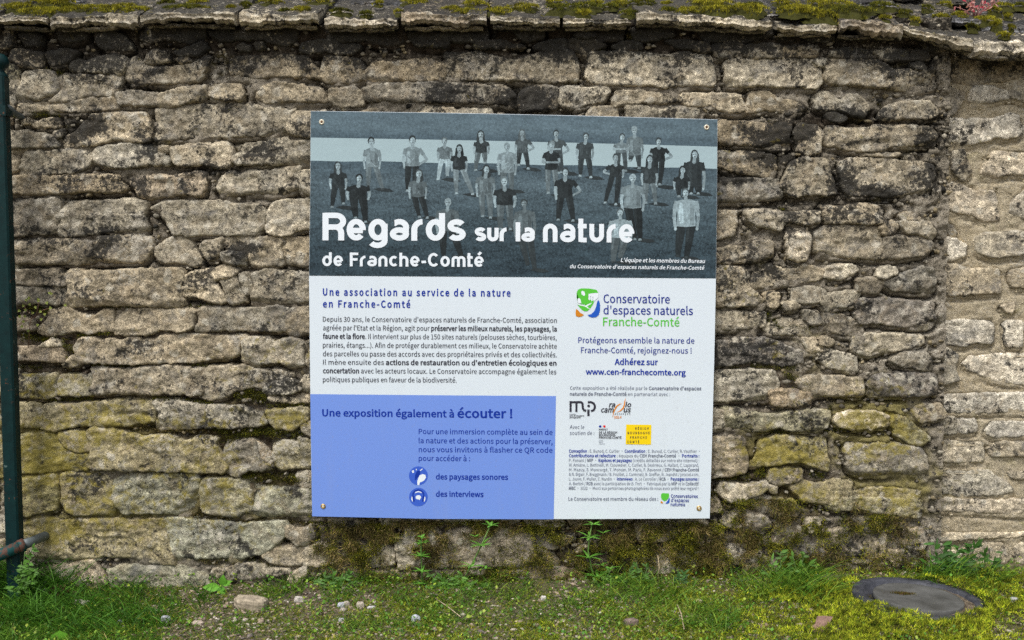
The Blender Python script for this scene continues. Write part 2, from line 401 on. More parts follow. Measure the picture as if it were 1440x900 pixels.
OLD = """
T0 l 455,405 500,375 540,385 540,455 500,465 450,445
T0 g 552,385 620,370 720,340 780,360 785,450 760,468 650,462 548,455
T0 g 822,400 880,368 905,380 960,425 1090,425 1200,412 1300,360 1312,400 1280,480 1230,515 1000,527 870,530 815,500
T0 g 925,350 1000,310 1060,345 1080,390 1000,415 940,405
T0 d 1110,330 1200,300 1280,265 1320,310 1250,350 1150,362
T0 g 1110,378 1200,368 1215,388 1150,410
T0 d 130,205 200,190 270,230 250,290 160,280
T0 d 300,330 420,300 500,330 430,400 320,410
T0 l 600,200 700,180 800,240 830,300 760,320 640,300
T0 g 170,462 230,447 320,455 370,500 380,560 320,600 200,640 120,640 130,560
T0 g 390,490 530,467 620,482 690,480 760,492 755,560 740,600 560,610 420,640 330,640 395,570
T0 g 120,655 260,645 420,655 560,620 742,612 740,690 640,695 480,712 300,700 150,705
T0 g 60,460 100,465 125,530 105,620 90,690 60,690
T0 d 755,590 850,578 1000,590 1005,660 880,668 765,655 745,620
T0 g 1012,600 1100,570 1290,545 1310,620 1200,645 1080,680 1010,665
T0 g 1000,700 1080,690 1250,668 1440,655 1560,660 1820,670 1840,760 1810,850 1640,855 1440,870 1280,862 1020,880 1010,800
L1 l 195,180 240,150 270,190 260,210 200,212
L1 g 280,215 370,160 480,155 510,190 490,225 400,230 320,235
L1 g 90,280 190,262 300,285 420,300 480,350 480,395 300,400 160,405 90,400
L1 g 90,420 170,410 260,405 250,430 160,470 92,450
L1 g 460,270 530,250 530,300 480,325 450,310
L1 l 515,350 560,310 650,270 780,130 850,118 1200,125 1270,200 1280,300 1230,350 1080,355 1010,330 800,380 640,390 530,385
L1 g 85,462 165,485 155,600 88,610
L1 g 165,570 210,470 260,440 400,440 560,420 720,415 770,450 780,520 740,570 640,610 470,625 380,635 260,645 200,640
L1 l 800,440 860,405 950,400 1060,370 1230,365 1300,420 1420,480 1440,510 1400,545 1200,555 1080,575 930,560 830,530 800,490
L1 g 90,670 250,650 500,640 700,630 880,640 960,645 1000,690 1060,720 1040,760 900,780 700,770 520,790 300,790 90,780
L2 t -150,670 0,640 160,640 380,615 440,630 490,700 470,760 400,805 280,800 120,820 0,835 -60,800 -130,740
L2 g 1185,150 1250,110 1370,105 1480,110 1480,330 1370,325 1240,300 1180,280
L2 l 205,400 300,400 420,365 560,370 640,365 700,430 710,520 640,560 560,575 450,550 280,550 210,520
L2 g 725,470 780,440 840,380 930,370 1050,340 1170,320 1200,350 1370,355 1480,360 1480,545 1200,550 1050,545 900,545 780,540 725,510
L2 l 600,670 680,620 780,625 850,595 1000,605 1150,580 1240,570 1260,640 1250,740 1180,765 1090,795 950,800 800,790 640,795 590,740
L2 g 1275,620 1370,590 1480,590 1480,800 1370,805 1290,780 1265,720
L2 g 40,420 120,385 170,400 165,450 60,450
L3 d 90,10 300,5 470,5 490,60 495,200 505,280 440,295 300,290 150,300 90,290
L3 g 510,90 620,30 880,10 1100,5 1210,40 1220,150 1225,240 1180,270 1000,270 800,290 650,305 550,300 520,230 500,170
L3 d 95,345 250,340 450,340 620,350 760,360 780,400 770,520 700,545 500,550 350,545 200,535 98,520
L3 g 800,390 860,330 1000,315 1180,295 1260,340 1290,390 1270,460 1200,520 1000,535 820,530 790,480
L3 d 105,600 250,598 380,590 490,592 530,650 530,720 420,728 250,725 105,712
L3 d 105,735 300,742 440,735 540,750 572,820 560,875 480,885 300,880 105,888
L3 g 580,640 650,608 850,618 1100,590 1280,600 1480,600 1530,650 1530,780 1500,880 1400,895 1100,900 900,895 700,885 600,890 585,780
L4 g 20,80 160,35 330,15 620,15 720,50 880,60 970,100 990,150 940,240 860,288 700,295 450,300 320,310 230,285 140,195 100,110
L4 l 1010,120 1060,50 1150,10 1290,5 1480,10 1480,240 1260,260 1190,305 1080,300 1020,260 1000,190
L4 s 40,410 80,390 200,310 320,320 380,400 430,500 450,545 380,560 240,540 120,520 50,480
L4 g 450,370 560,340 620,330 610,420 570,510 500,520 440,470 430,410
L4 g 640,340 750,315 1000,325 1090,345 1110,430 1120,540 1060,565 930,570 850,540 830,480 760,440 640,420
L4 d 620,450 700,435 800,460 825,500 810,550 700,550 620,520
L4 g 1140,330 1250,330 1480,320 1480,540 1250,560 1160,545 1130,480
L4 l 270,720 300,660 400,610 520,590 640,560 735,600 730,635 640,670 560,690 600,760 650,850 600,880 540,870 400,820 290,800
L4 g 610,690 700,650 742,655 760,740 800,800 815,840 760,880 700,885 660,850 640,770
L4 g 765,640 840,620 880,700 860,780 830,810 790,770 765,700
L4 g 885,640 1000,600 1200,605 1370,640 1480,640 1480,880 1200,885 980,885 900,860 872,800 895,720
L5 g 345,240 400,170 440,110 520,75 600,80 640,120 700,130 800,150 860,100 920,110 950,160 960,250 940,270 830,265 780,280 740,295 640,275 520,295 400,295 350,270
L5 d 120,170 200,150 290,200 290,260 130,265
L5 s 970,130 1040,95 1250,82 1440,95 1560,80 1620,110 1640,180 1620,240 1500,270 1350,265 1250,300 1130,300 1000,280 975,200
L5 l 340,390 440,345 500,360 510,400 400,405 330,402
L5 t 130,420 280,405 500,415 540,470 535,530 430,530 280,510 130,510
L5 s 640,400 720,350 820,335 920,360 1060,350 1120,325 1250,350 1440,300 1640,310 1790,320 1900,330 2010,325 2020,400 2000,470 1900,500 1780,500 1640,530 1500,540 1300,545 1100,550 980,545 860,525 760,535 690,565 630,550 620,500 650,460
L5 g 800,590 900,585 1050,600 1180,585 1330,570 1440,560 1560,600 1690,585 1700,640 1680,780 1600,800 1440,790 1200,810 1100,800 980,790 850,795 790,760 795,680
L5 o 140,650 300,640 460,650 480,720 500,800 420,830 250,840 140,820
L5 o 520,650 640,650 780,655 790,730 770,810 640,815 510,800 490,720
L6 s 415,200 430,110 480,80 600,70 780,80 900,85 1060,70 1140,90 1150,150 1120,250 1060,265 900,275 760,270 640,260 520,265 430,260
L6 s 1170,110 1240,70 1370,70 1480,70 1480,300 1370,300 1200,295 1165,260
L6 s 800,370 850,335 1000,330 1060,360 1190,340 1290,370 1300,420 1280,560 1200,570 1120,540 1020,545 880,550 780,520 790,440
L6 g 1320,380 1480,340 1480,610 1330,560
L6 g 450,640 530,590 700,570 820,570 880,600 1000,620 1060,660 1040,740 960,760 880,745 800,755 700,790 640,835 520,835 450,810 440,720
L6 l 970,740 1080,690 1200,670 1250,700 1290,760 1200,800 1050,800 980,790
L6 l 1010,830 1200,825 1300,810 1480,820 1480,880 1100,870 1010,855
L6 g 1050,590 1180,620 1260,640 1190,670 1080,680
L7 o 148,50 320,50 350,110 358,240 250,240 150,240
L7 o 375,90 420,55 600,60 850,30 1100,10 1250,40 1300,70 1320,150 1290,195 1150,205 1000,230 850,235 700,230 600,235 520,265 430,250 380,220 370,150
L7 o 0,60 30,60 30,230 0,230
L7 o -40,340 40,330 45,640 -40,660
L8 s 90,30 150,15 260,20 430,55 600,60 760,80 850,95 900,120 960,130 965,200 900,220 740,245 560,245 400,250 180,250 110,245 95,150
L8 o 985,120 1080,100 1200,85 1330,90 1350,170 1290,210 1220,270 1150,270 1060,240 1000,180
L7 y 155,280 350,260 470,300 500,370 560,430 640,475 760,470 770,560 700,590 560,610 350,620 165,610
L7 o 510,300 600,270 760,310 790,370 770,440 650,462 560,420 510,360
L7 o 800,300 860,255 960,260 1090,300 1230,325 1400,310 1500,350 1560,370 1640,330 1800,340 1820,400 1850,470 1880,560 1820,600 1650,610 1440,610 1300,610 1100,600 1000,580 870,575 790,560 785,450
L8 d 625,480 680,375 760,340 890,355 930,500 985,550 1040,520 1050,590 950,600 840,605 770,640 740,665 690,620 640,590
L8 t 905,370 990,430 1030,490 990,550 940,520 910,430
L8 o 1050,400 1130,370 1240,370 1260,330 1330,350 1480,400 1480,570 1250,585 1180,580 1130,600 1070,560 1045,480
L7 y 180,660 300,640 470,655 490,740 490,880 470,920 380,955 200,975 180,900
L7 o 540,660 620,620 800,650 900,650 930,720 950,870 960,930 940,965 800,975 680,980 600,950 540,890
L7 m 970,700 1100,650 1300,640 1440,630 1620,660 1660,700 1680,760 1690,860 1620,930 1560,980 1440,975 1200,965 1080,950 990,900
L8 m 430,760 480,700 600,675 740,695 850,700 860,760 862,900 855,970 800,1000 740,995 560,975 470,950 440,900
L8 m 875,790 930,745 1080,760 1200,750 1370,790 1490,790 1490,1000 1250,1000 1050,995 930,990 880,960
L9 o 190,200 330,150 420,170 560,200 700,180 850,180 950,180 1100,200 1300,190 1390,240 1420,300 1420,380 1400,500 1400,540 1250,535 1100,495 900,490 740,510 500,510 330,490 200,440 190,300
L10 m 175,200 300,190 560,190 760,215 940,215 1100,210 1150,260 1100,380 1000,440 900,470 800,490 760,540 700,545 640,500 540,515 450,505 390,520 330,530 220,500 180,460 180,330
L9 t 310,560 400,545 580,530 780,530 850,620 900,700 920,800 900,860 720,865 640,820 560,700 320,660
L9 d 60,560 180,540 290,560 300,660 200,720 70,740
L9 m 940,620 1060,590 1250,580 1440,570 1560,590 1700,640 1780,720 1800,830 1790,880 1700,890 1540,860 1480,830 1400,830 1300,860 1100,870 960,830 940,720
L10 g 1160,230 1260,260 1370,240 1400,330 1330,400 1240,390 1160,330
L10 l 1290,480 1340,420 1440,380 1500,400 1560,440 1580,500 1600,545 1520,550 1400,575 1310,560
L10 l 1170,700 1220,620 1320,580 1330,640 1280,760 1200,790
L10 g 560,600 680,590 740,640 700,700 600,690 530,640
L10 l 960,590 1060,600 1180,600 1185,640 1080,650 980,640
L11 l 410,540 500,430 580,400 680,440 690,500 660,570 560,580 450,575
L11 g 710,350 790,340 810,400 880,510 980,560 900,590 820,600 740,590 710,480
L11 t 970,460 1040,340 1130,310 1240,270 1440,250 1700,260 1820,330 1880,420 2000,470 2040,530 2000,565 1800,572 1500,575 1300,580 1100,560 1000,520
L11 g 240,700 300,620 420,600 600,620 860,640 880,700 800,780 600,790 400,800 260,770
L11 g 920,650 1000,600 1080,620 1090,680 980,720 930,700
L11 g 1110,610 1250,600 1440,600 1440,640 1300,660 1130,650
L11 l -40,760 60,640 120,700 100,790 0,820
L12 t 280,600 500,590 700,600 880,620 900,700 850,760 700,790 500,830 350,800 270,720
L12 l 780,340 890,300 900,340 830,390 785,380
L12 l 900,440 990,400 1000,450 920,470
L12 g 1270,720 1370,620 1390,690 1330,760
L13 l 560,210 640,180 700,230 610,260
L13 g 520,380 600,330 660,380 650,440 540,450
L13 g 700,380 800,340 860,400 830,480 740,520 700,450
L13 l 380,730 500,660 670,640 675,740 560,770 400,770
L13 l 720,640 900,660 980,690 970,740 800,760 730,720
L13 g 1020,340 1110,330 1120,400 1040,420
L14 g 200,180 330,190 300,250 230,290 190,240
L14 g 340,300 500,250 700,300 800,330 800,440 760,500 600,480 450,530 380,470 330,400
L14 l 600,495 720,480 760,530 680,565 580,540
L14 g 835,290 870,300 860,470 820,490 815,380
L14 t 990,290 1050,260 1180,270 1210,380 1170,430 1050,420 980,360
L14 g 910,440 1060,450 1060,560 950,580 890,520
L14 o 350,30 560,-10 800,0 1050,10 1170,30 1170,100 1000,150 760,120 640,80 480,110 380,90
L14 g -20,40 100,30 150,120 60,170 -30,150
T1 l 240,300 290,270 330,290 320,320 260,322
T1 l 350,290 400,270 410,300 370,322
T1 l 640,310 680,270 760,255 860,250 900,280 1010,275 1030,295 960,330 880,345 800,320 700,335 650,325
T1 g 190,400 220,365 400,350 560,345 660,370 720,400 750,440 755,480 700,485 560,480 450,485 230,487 200,440
T1 g 775,420 800,360 860,355 960,370 1020,390 1060,440 1045,500 960,522 900,528 830,515 770,495
T1 g 1070,430 1130,395 1260,390 1440,370 1540,400 1560,450 1530,490 1440,510 1250,510 1080,505 1060,470
T1 g 50,560 120,535 260,535 280,590 260,630 160,630 70,610
T1 g 380,560 480,520 620,535 760,560 800,590 790,640 600,640 440,650 370,620
T1 d 1060,560 1180,545 1400,520 1700,540 1900,550 1980,580 2005,640 1960,665 1850,650 1640,645 1400,645 1200,635 1070,635
T1 g 840,570 980,550 1040,590 1040,660 900,680 820,640
T1 d 60,200 160,180 260,200 250,250 120,260
T3 g 480,290 530,260 640,255 760,280 800,300 700,305 600,305 520,300
T3 d 60,210 200,190 330,230 300,290 120,290
T3 d 850,290 960,255 1050,245 1060,320 950,330 880,310
T3 g 1070,290 1100,250 1250,255 1320,290 1250,315 1205,370 1130,330
T3 g 1110,215 1170,190 1250,200 1240,235 1130,238
T3 g 1350,290 1440,255 1530,265 1540,310 1400,318
T3 g 315,380 350,335 420,345 520,325 590,350 680,380 760,375 860,345 960,330 1060,340 1130,400 1145,430 1080,500 960,520 800,515 640,505 480,500 350,505 310,470
T4 l -70,460 -45,390 -10,345 150,325 330,330 450,350 560,325 680,360 715,400 740,480 690,530 600,530 490,540 430,558 350,540 200,535 90,530 -20,515 -65,490
T3 l 1005,560 1080,545 1200,560 1300,540 1340,580 1290,640 1200,660 1120,680 1050,660 1005,620
T3 d 760,600 820,550 930,535 1000,560 990,680 900,700 780,700
T4 g 100,620 150,580 260,575 400,595 500,610 510,640 420,650 300,650 180,660 120,675
T4 l 520,620 570,600 700,590 880,600 920,650 945,700 890,715 780,700 720,670 600,670 530,655
T4 l 810,480 830,410 880,380 960,380 1080,380 1180,375 1330,385 1400,440 1400,520 1350,550 1200,545 1080,545 960,540 860,535 820,510
T4 g 960,290 1050,280 1160,290 1160,360 1050,370 960,370
T4 g 1170,300 1290,285 1390,300 1390,350 1260,370 1170,365
T4 d 720,290 860,270 950,290 950,350 860,370 760,360
T4 d 440,260 560,250 700,270 700,330 600,315 500,300
T4 g 955,665 990,590 1080,580 1140,620 1280,640 1310,690 1210,720 1080,690 960,705
T5 g 110,620 160,585 260,590 380,600 450,650 460,680 420,735 330,720 250,690 130,695
T5 g 530,720 560,680 650,645 830,645 880,680 885,720 830,745 680,755 590,760 540,750
T5 g 180,440 210,385 330,375 400,370 520,380 600,440 700,450 780,470 860,430 860,540 760,560 690,575 600,560 540,560 380,535 220,530 180,500
T5 l 720,400 800,395 805,445 740,445
T5 g 10,300 110,290 140,330 120,360 20,370
T5 d 205,360 230,320 360,310 450,325 470,372 380,376
T5 g 480,330 560,310 680,320 690,385 560,385
T5 g 700,350 760,310 830,330 840,380 760,388 695,385
T5 l 110,380 185,375 180,415 140,430 100,405
R1 g 60,200 200,190 400,200 560,200 640,205 655,300 655,370 600,390 450,400 300,385 160,375 -20,340 -20,210
R1 l 700,280 740,215 880,220 940,280 925,380 900,440 810,470 750,440 710,350
R1 g 960,300 1040,230 1200,255 1440,215 1650,215 1800,240 1880,290 1890,370 1700,385 1500,395 1440,440 1320,445 1180,420 1080,390 970,380
R1 g -20,450 250,435 420,455 530,480 550,560 500,630 420,645 280,630 180,600 -20,560
R1 d -20,660 300,670 540,680 570,740 600,790 560,830 400,850 250,860 -20,850
R1 g 680,540 760,500 960,510 980,570 1010,640 1030,780 960,800 840,800 680,810 590,740 640,620
R1 g 1090,560 1200,510 1400,490 1600,520 1750,540 1860,560 1880,700 1860,820 1760,840 1680,815 1500,820 1350,805 1200,800 1130,750 1090,650
R1 g 970,110 1050,100 1160,150 1100,190 990,170
R1 g 1250,470 1400,445 1600,455 1560,480 1380,480
R3 g -20,110 200,110 210,200 180,300 -20,330
R3 g 295,110 430,85 600,110 880,105 895,200 800,215 720,195 620,200 580,265 480,240 400,220 310,180
R3 w 640,270 720,250 800,250 830,300 830,400 800,500 720,520 660,490 640,420 625,330
R3 g -20,430 150,400 300,400 400,340 490,370 520,420 500,480 350,545 200,545 -20,530
R3 l 940,60 1100,60 1240,40 1430,60 1440,140 1400,195 1340,210 1200,205 1000,195 950,150
R3 g 880,290 1000,215 1200,218 1380,250 1440,330 1460,440 1420,490 1250,495 1100,490 960,480 890,440 875,370
R4 d 270,330 480,300 600,320 670,380 660,430 560,470 400,500 275,500 250,450
R4 g 380,130 480,100 560,120 560,180 420,180
R4 g 210,250 260,190 330,180 380,230 340,290 240,300
R4 g 400,200 640,190 680,300 640,335 560,300 440,290
R3 g 320,700 380,620 440,560 560,560 660,600 800,560 940,600 950,670 880,690 760,700 600,720 520,740 420,740 370,770 325,740
R3 l 975,590 1040,560 1190,560 1250,600 1160,650 1100,680 970,660
R3 s -20,570 180,570 310,600 310,720 390,800 430,860 420,900 300,895 -20,880
R3 g 445,790 520,780 565,800 560,880 540,910 470,910
R4 d 250,700 400,640 560,580 650,590 655,780 500,790 330,760
R4 l 200,590 300,560 390,600 360,630 240,670 200,650
R6 e 20,60 60,20 200,0 350,0 520,20 640,40 680,120 680,190 600,235 480,240 330,230 220,200 80,200 25,160
R5 s -20,120 200,110 440,125 465,180 440,230 300,250 -20,260
R5 e -20,380 250,330 480,340 560,380 700,420 780,440 740,530 620,560 500,550 350,530 250,550 -20,565
R5 g 720,700 850,650 1000,655 1250,680 1270,760 1230,820 1050,815 930,820 820,840 760,770
R5 s -20,640 150,610 300,600 500,620 570,700 560,800 480,850 300,860 -20,850
R6 e 130,700 210,650 430,625 660,640 670,780 640,800 400,820 140,810
R6 g 10,330 130,300 350,290 560,320 600,380 420,430 260,440 150,480 20,450
R5 l 780,340 880,330 950,400 930,440 860,470 800,440
R5 g 900,340 960,320 1050,360 1000,400 920,390
R5 g 600,30 700,20 760,60 700,90 620,90
R5 s 780,100 900,130 940,200 860,230 780,180
R6 d 400,470 600,440 650,500 640,600 500,590 380,560 300,520
R7 s -20,100 160,110 170,240 -20,265
R7 o 190,150 200,90 300,90 450,130 600,150 720,120 850,110 1000,110 1050,160 1010,240 930,285 850,275 700,265 620,235 520,270 430,275 330,250 200,240
R7 g -20,350 200,320 320,350 350,420 360,560 340,600 250,640 -20,650
R7 y 460,470 500,370 620,310 800,330 1000,340 1030,430 1020,560 1000,590 930,570 850,540 700,540 600,560 480,560 400,570 440,520
R7 w 1110,140 1280,105 1440,110 1560,150 1540,220 1400,260 1280,260 1180,240 1110,210
R8 s -30,400 150,380 420,390 560,440 600,500 600,600 500,640 400,640 250,650 50,640 -40,580
R7 l 130,720 250,720 400,735 520,700 530,770 440,820 360,840 290,880 200,850 130,800
R7 l 540,740 600,740 600,800 560,790
R7 o 720,740 800,700 950,720 1100,690 1220,710 1230,800 1260,840 1220,880 1000,890 850,860 770,800
R8 o 10,800 160,750 350,760 550,790 560,850 540,990 300,990 100,950 -20,900
R8 y 300,120 420,160 560,260 640,330 560,400 440,370 340,300
"""
NEW = """
T5 g 970,480 980,335 1200,335 1440,375 1500,480 1330,510 1180,525 1110,545 980,545
T5 g 880,520 880,450 940,390 952,540 900,540
T5 w 1105,580 1140,545 1240,540 1340,590 1340,620 1220,650 1110,655 1100,620
T5 l 1320,520 1440,480 1500,480 1500,640 1390,630 1330,600
T5 d 850,565 960,555 1070,580 1020,680 980,745 930,730 900,660
R2 w 680,215 800,175 1000,165 1180,170 1300,120 1360,150 1370,190 1430,230 1400,310 1280,325 1170,320 1120,350 1000,380 860,400 720,390 700,300
R2 l 840,450 930,420 960,500 990,620 920,690 860,640 830,540
R2 w 1085,610 1110,540 1160,520 1170,440 1300,440 1500,460 1500,625 1290,628 1230,655 1100,645
R2 w 700,740 780,700 900,710 1000,765 1180,770 1220,880 1210,1000 1110,1035 1000,970 880,950 780,930 710,850
R2 w 1330,880 1440,760 1500,760 1500,1010 1320,975
R4 w 700,340 830,330 950,390 920,490 800,520 720,530 690,500 695,430
R4 d 700,210 760,200 860,230 870,290 760,310 700,290
R4 l 1010,340 1100,290 1440,270 1500,270 1500,440 1330,480 1170,490 1060,450 1030,400
R4 l 675,570 850,550 1000,590 1200,590 1240,680 1230,780 1000,800 700,810 675,700
R4 g 1310,610 1440,570 1500,570 1500,740 1330,740
R6 w 690,220 800,190 1130,180 1170,220 1160,370 1000,375 940,400 820,385 680,370
R6 w 1280,200 1420,195 1420,400 1290,400
R6 l 675,420 800,410 880,480 850,560 870,680 800,715 700,720 695,600 680,500
R6 w 930,540 1000,490 1150,470 1440,460 1500,460 1500,720 1300,710 1160,690 1040,620 960,590
R6 w 1240,60 1350,40 1340,130 1280,110
R6 w 700,840 800,815 1500,800 1500,950 1150,960 900,965 700,940
R8 l 690,170 760,150 850,170 870,290 720,300 690,250
R8 w 855,190 1030,180 1030,280 885,290
R8 w 1120,260 1180,200 1440,200 1500,200 1500,310 1180,330 1130,300
R8 l 640,490 670,370 800,360 1080,370 1100,440 1080,530 900,545 740,525 650,545
R8 l 1130,420 1250,370 1440,380 1500,380 1500,480 1260,490 1170,480
R8 l 650,720 680,620 900,610 1150,610 1290,700 1340,790 1300,820 1050,815 870,825 780,800 680,780
R8 l 1310,620 1500,620 1500,670 1340,680
R8 w 690,870 800,845 1100,860 1500,850 1500,980 1200,975 1000,955 700,955 660,920
R15 l 620,20 900,0 1200,0 1500,-10 1500,20 1200,35 900,55 640,60
R15 l 930,90 1100,70 1300,90 1310,200 1240,290 1080,290 960,220
R15 l 1360,110 1500,90 1500,320 1390,300 1350,200
R15 l 620,180 760,140 900,150 880,250 700,260 640,250
R15 g 600,270 800,280 900,330 860,390 640,380
"""
TONE = {'g': (.325, .278, .198), 'l': (.44, .385, .285), 'w': (.60, .53, .41), 'd': (.225, .198, .15), 'o': (.30, .265, .165),
        'y': (.28, .245, .12), 't': (.33, .27, .19), 's': (.345, .30, .22), 'm': (.29, .272, .19), 'e': (.205, .185, .155)}
def parse(txt):
    out = []
    for ln in txt.strip().splitlines():
        k, tone, *ps = ln.split()
        ox, oy, sc = TILES[k]
        out.append((tone, [(ox + float(a) / sc, oy + float(b) / sc) for a, b in (p.split(',') for p in ps)]))
    return out
# weathering and some painted shade by place on the wall, in photo pixels: x, y, rx, ry, strength
OLIVE = [(60,640,100,80,1),(150,600,130,50,.85),(250,600,180,45,.62),(80,745,90,40,.9),(400,590,50,25,.95),(1090,640,85,45,.95),
 (1230,600,90,70,.95),(1255,690,90,55,.75),(1120,700,90,35,.8),(1200,560,100,25,.5),(300,680,170,90,.58),(60,545,80,40,.6),(350,500,120,50,.4),
 (1150,500,120,60,.3),(350,780,100,50,.3),(1040,430,40,60,.25),(160,720,180,60,.68),(700,780,260,40,.25)]
BLACK = [(720,45,900,42,1.0),(300,60,300,40,.7),(1280,80,60,40,.8),(115,180,45,18,.9),(210,190,30,30,.5),(1190,165,80,16,1),(1115,185,45,25,.9),  # top bands: black crust, with the coping's shade painted in
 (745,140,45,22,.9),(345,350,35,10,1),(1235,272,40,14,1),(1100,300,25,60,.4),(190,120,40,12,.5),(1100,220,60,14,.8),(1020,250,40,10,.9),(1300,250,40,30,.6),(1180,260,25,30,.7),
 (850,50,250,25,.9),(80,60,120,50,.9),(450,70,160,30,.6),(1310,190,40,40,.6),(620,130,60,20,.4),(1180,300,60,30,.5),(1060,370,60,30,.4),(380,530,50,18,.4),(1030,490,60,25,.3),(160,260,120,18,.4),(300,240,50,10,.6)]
DOTS = [(280,560,200,120,.7),(100,590,120,80,.8),(1180,560,130,110,.8),(1030,420,50,60,.9),(300,420,160,60,.5),(1090,640,100,50,.7),(400,460,60,60,.6),(350,640,100,60,.5),(230,345,60,40,.6)]
SOIL = [(150,500,260,130,1),(330,620,160,110,1),(90,380,120,110,.7),(330,470,140,60,.9),(1080,540,90,60,.7),(1060,680,120,60,.9),(700,760,330,60,1),(1150,700,60,50,.6),(200,300,140,60,.5),(640,60,700,30,.7),(1190,175,90,20,.6)]
def dab(px, py, L):
    v = np.zeros_like(px)
    for (x, y, rx, ry, s) in L:
        v = np.maximum(v, s * np.exp(-1.3 * (((px - x) / rx) ** 2 + ((py - y) / ry) ** 2)))
    return v
# ------------------------------------------------------------------ stones
def densify(poly, step=0.005, amp=0.0026, seed=0, grow=0.0050):
    P = np.array(poly)
    # one round of corner cutting
    Q = []
    for i in range(len(P)):
        a, b = P[i], P[(i + 1) % len(P)]
        Q += [a + (b - a) * .09, a + (b - a) * .91]
    P = np.array(Q)
    out = []
    for i in range(len(P)):
        a, b = P[i], P[(i + 1) % len(P)]
        n = max(1, int(np.linalg.norm(b - a) / step))
        for k in range(n): out.append(a + (b - a) * k / n)
    out = np.array(out)
    out[:, 0] += amp * fbm(out[:, 0] * 90, out[:, 1] * 90, seed, 3) * 1.6
    out[:, 1] += amp * fbm(out[:, 0] * 90 + 50, out[:, 1] * 90, seed + 5, 3) * 1.6
    # the outlines were noted along the lit faces: let the stone reach a little further into the joint
    t = np.roll(out, -1, 0) - np.roll(out, 1, 0)
    t /= np.linalg.norm(t, axis=1, keepdims=True) + 1e-12
    area = 0.5 * np.sum(out[:, 0] * np.roll(out[:, 1], -1) - np.roll(out[:, 0], -1) * out[:, 1])
    nrm = np.stack([t[:, 1], -t[:, 0]], 1) * (1 if area > 0 else -1)
    return out + nrm * grow

def sdf(poly, X, Z):
    "signed distance (positive inside) and nearest outline point"
    best = np.full(X.shape, 1e9); bx = np.zeros_like(X); bz = np.zeros_like(X); ins = np.zeros(X.shape, bool)
    n = len(poly)
    for i in range(n):
        ax, az = poly[i]; cx, cz = poly[(i + 1) % n]
        dx, dz = cx - ax, cz - az
        t = np.clip(((X - ax) * dx + (Z - az) * dz) / (dx * dx + dz * dz + 1e-15), 0, 1)
        qx, qz = ax + t * dx, az + t * dz
        d = (X - qx) ** 2 + (Z - qz) ** 2
        m = d < best
        best[m] = d[m]; bx[m] = qx[m]; bz[m] = qz[m]
        if az != cz:
            cr = ((az > Z) != (cz > Z)) & (X < (cx - ax) * (Z - az) / (cz - az) + ax)
            ins ^= cr
    d = np.sqrt(best)
    return np.where(ins, d, -d), bx, bz

def world_px(X, Z, y=0.0):
    "back to photo pixels, for the weathering masks"
    dy, dz = y + CAM_D, Z - CAM_H
    fwd = dy * math.cos(PITCH) - dz * math.sin(PITCH)
    up = dy * math.sin(PITCH) + dz * math.cos(PITCH)
    return 720 + FPX * X / fwd, 450 - FPX * up / fwd

def add_mask(me, X, Z, y=0.0):
    px, py = world_px(X, Z, y)
    m = np.ones((len(X), 4), dtype=np.float32)
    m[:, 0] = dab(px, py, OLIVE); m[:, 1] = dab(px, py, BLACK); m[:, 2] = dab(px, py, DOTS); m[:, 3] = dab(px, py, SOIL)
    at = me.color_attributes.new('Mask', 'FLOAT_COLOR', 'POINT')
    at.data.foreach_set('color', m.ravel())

def squared(poly, k):
    "split stone is blocky: draw the outline out towards its corners"
    P = np.array(poly); lo, hi = P.min(0), P.max(0); c_, h_ = (lo + hi) / 2, (hi - lo) / 2 + 1e-9
    U = (P - c_) / h_
    n2 = np.linalg.norm(U, axis=1); ni = np.abs(U).max(1) + 1e-9
    return c_ + U * (1 + k * (np.minimum(n2 / ni, 1.35) - 1) * np.clip(n2, 0, 1) ** 2)[:, None] * h_

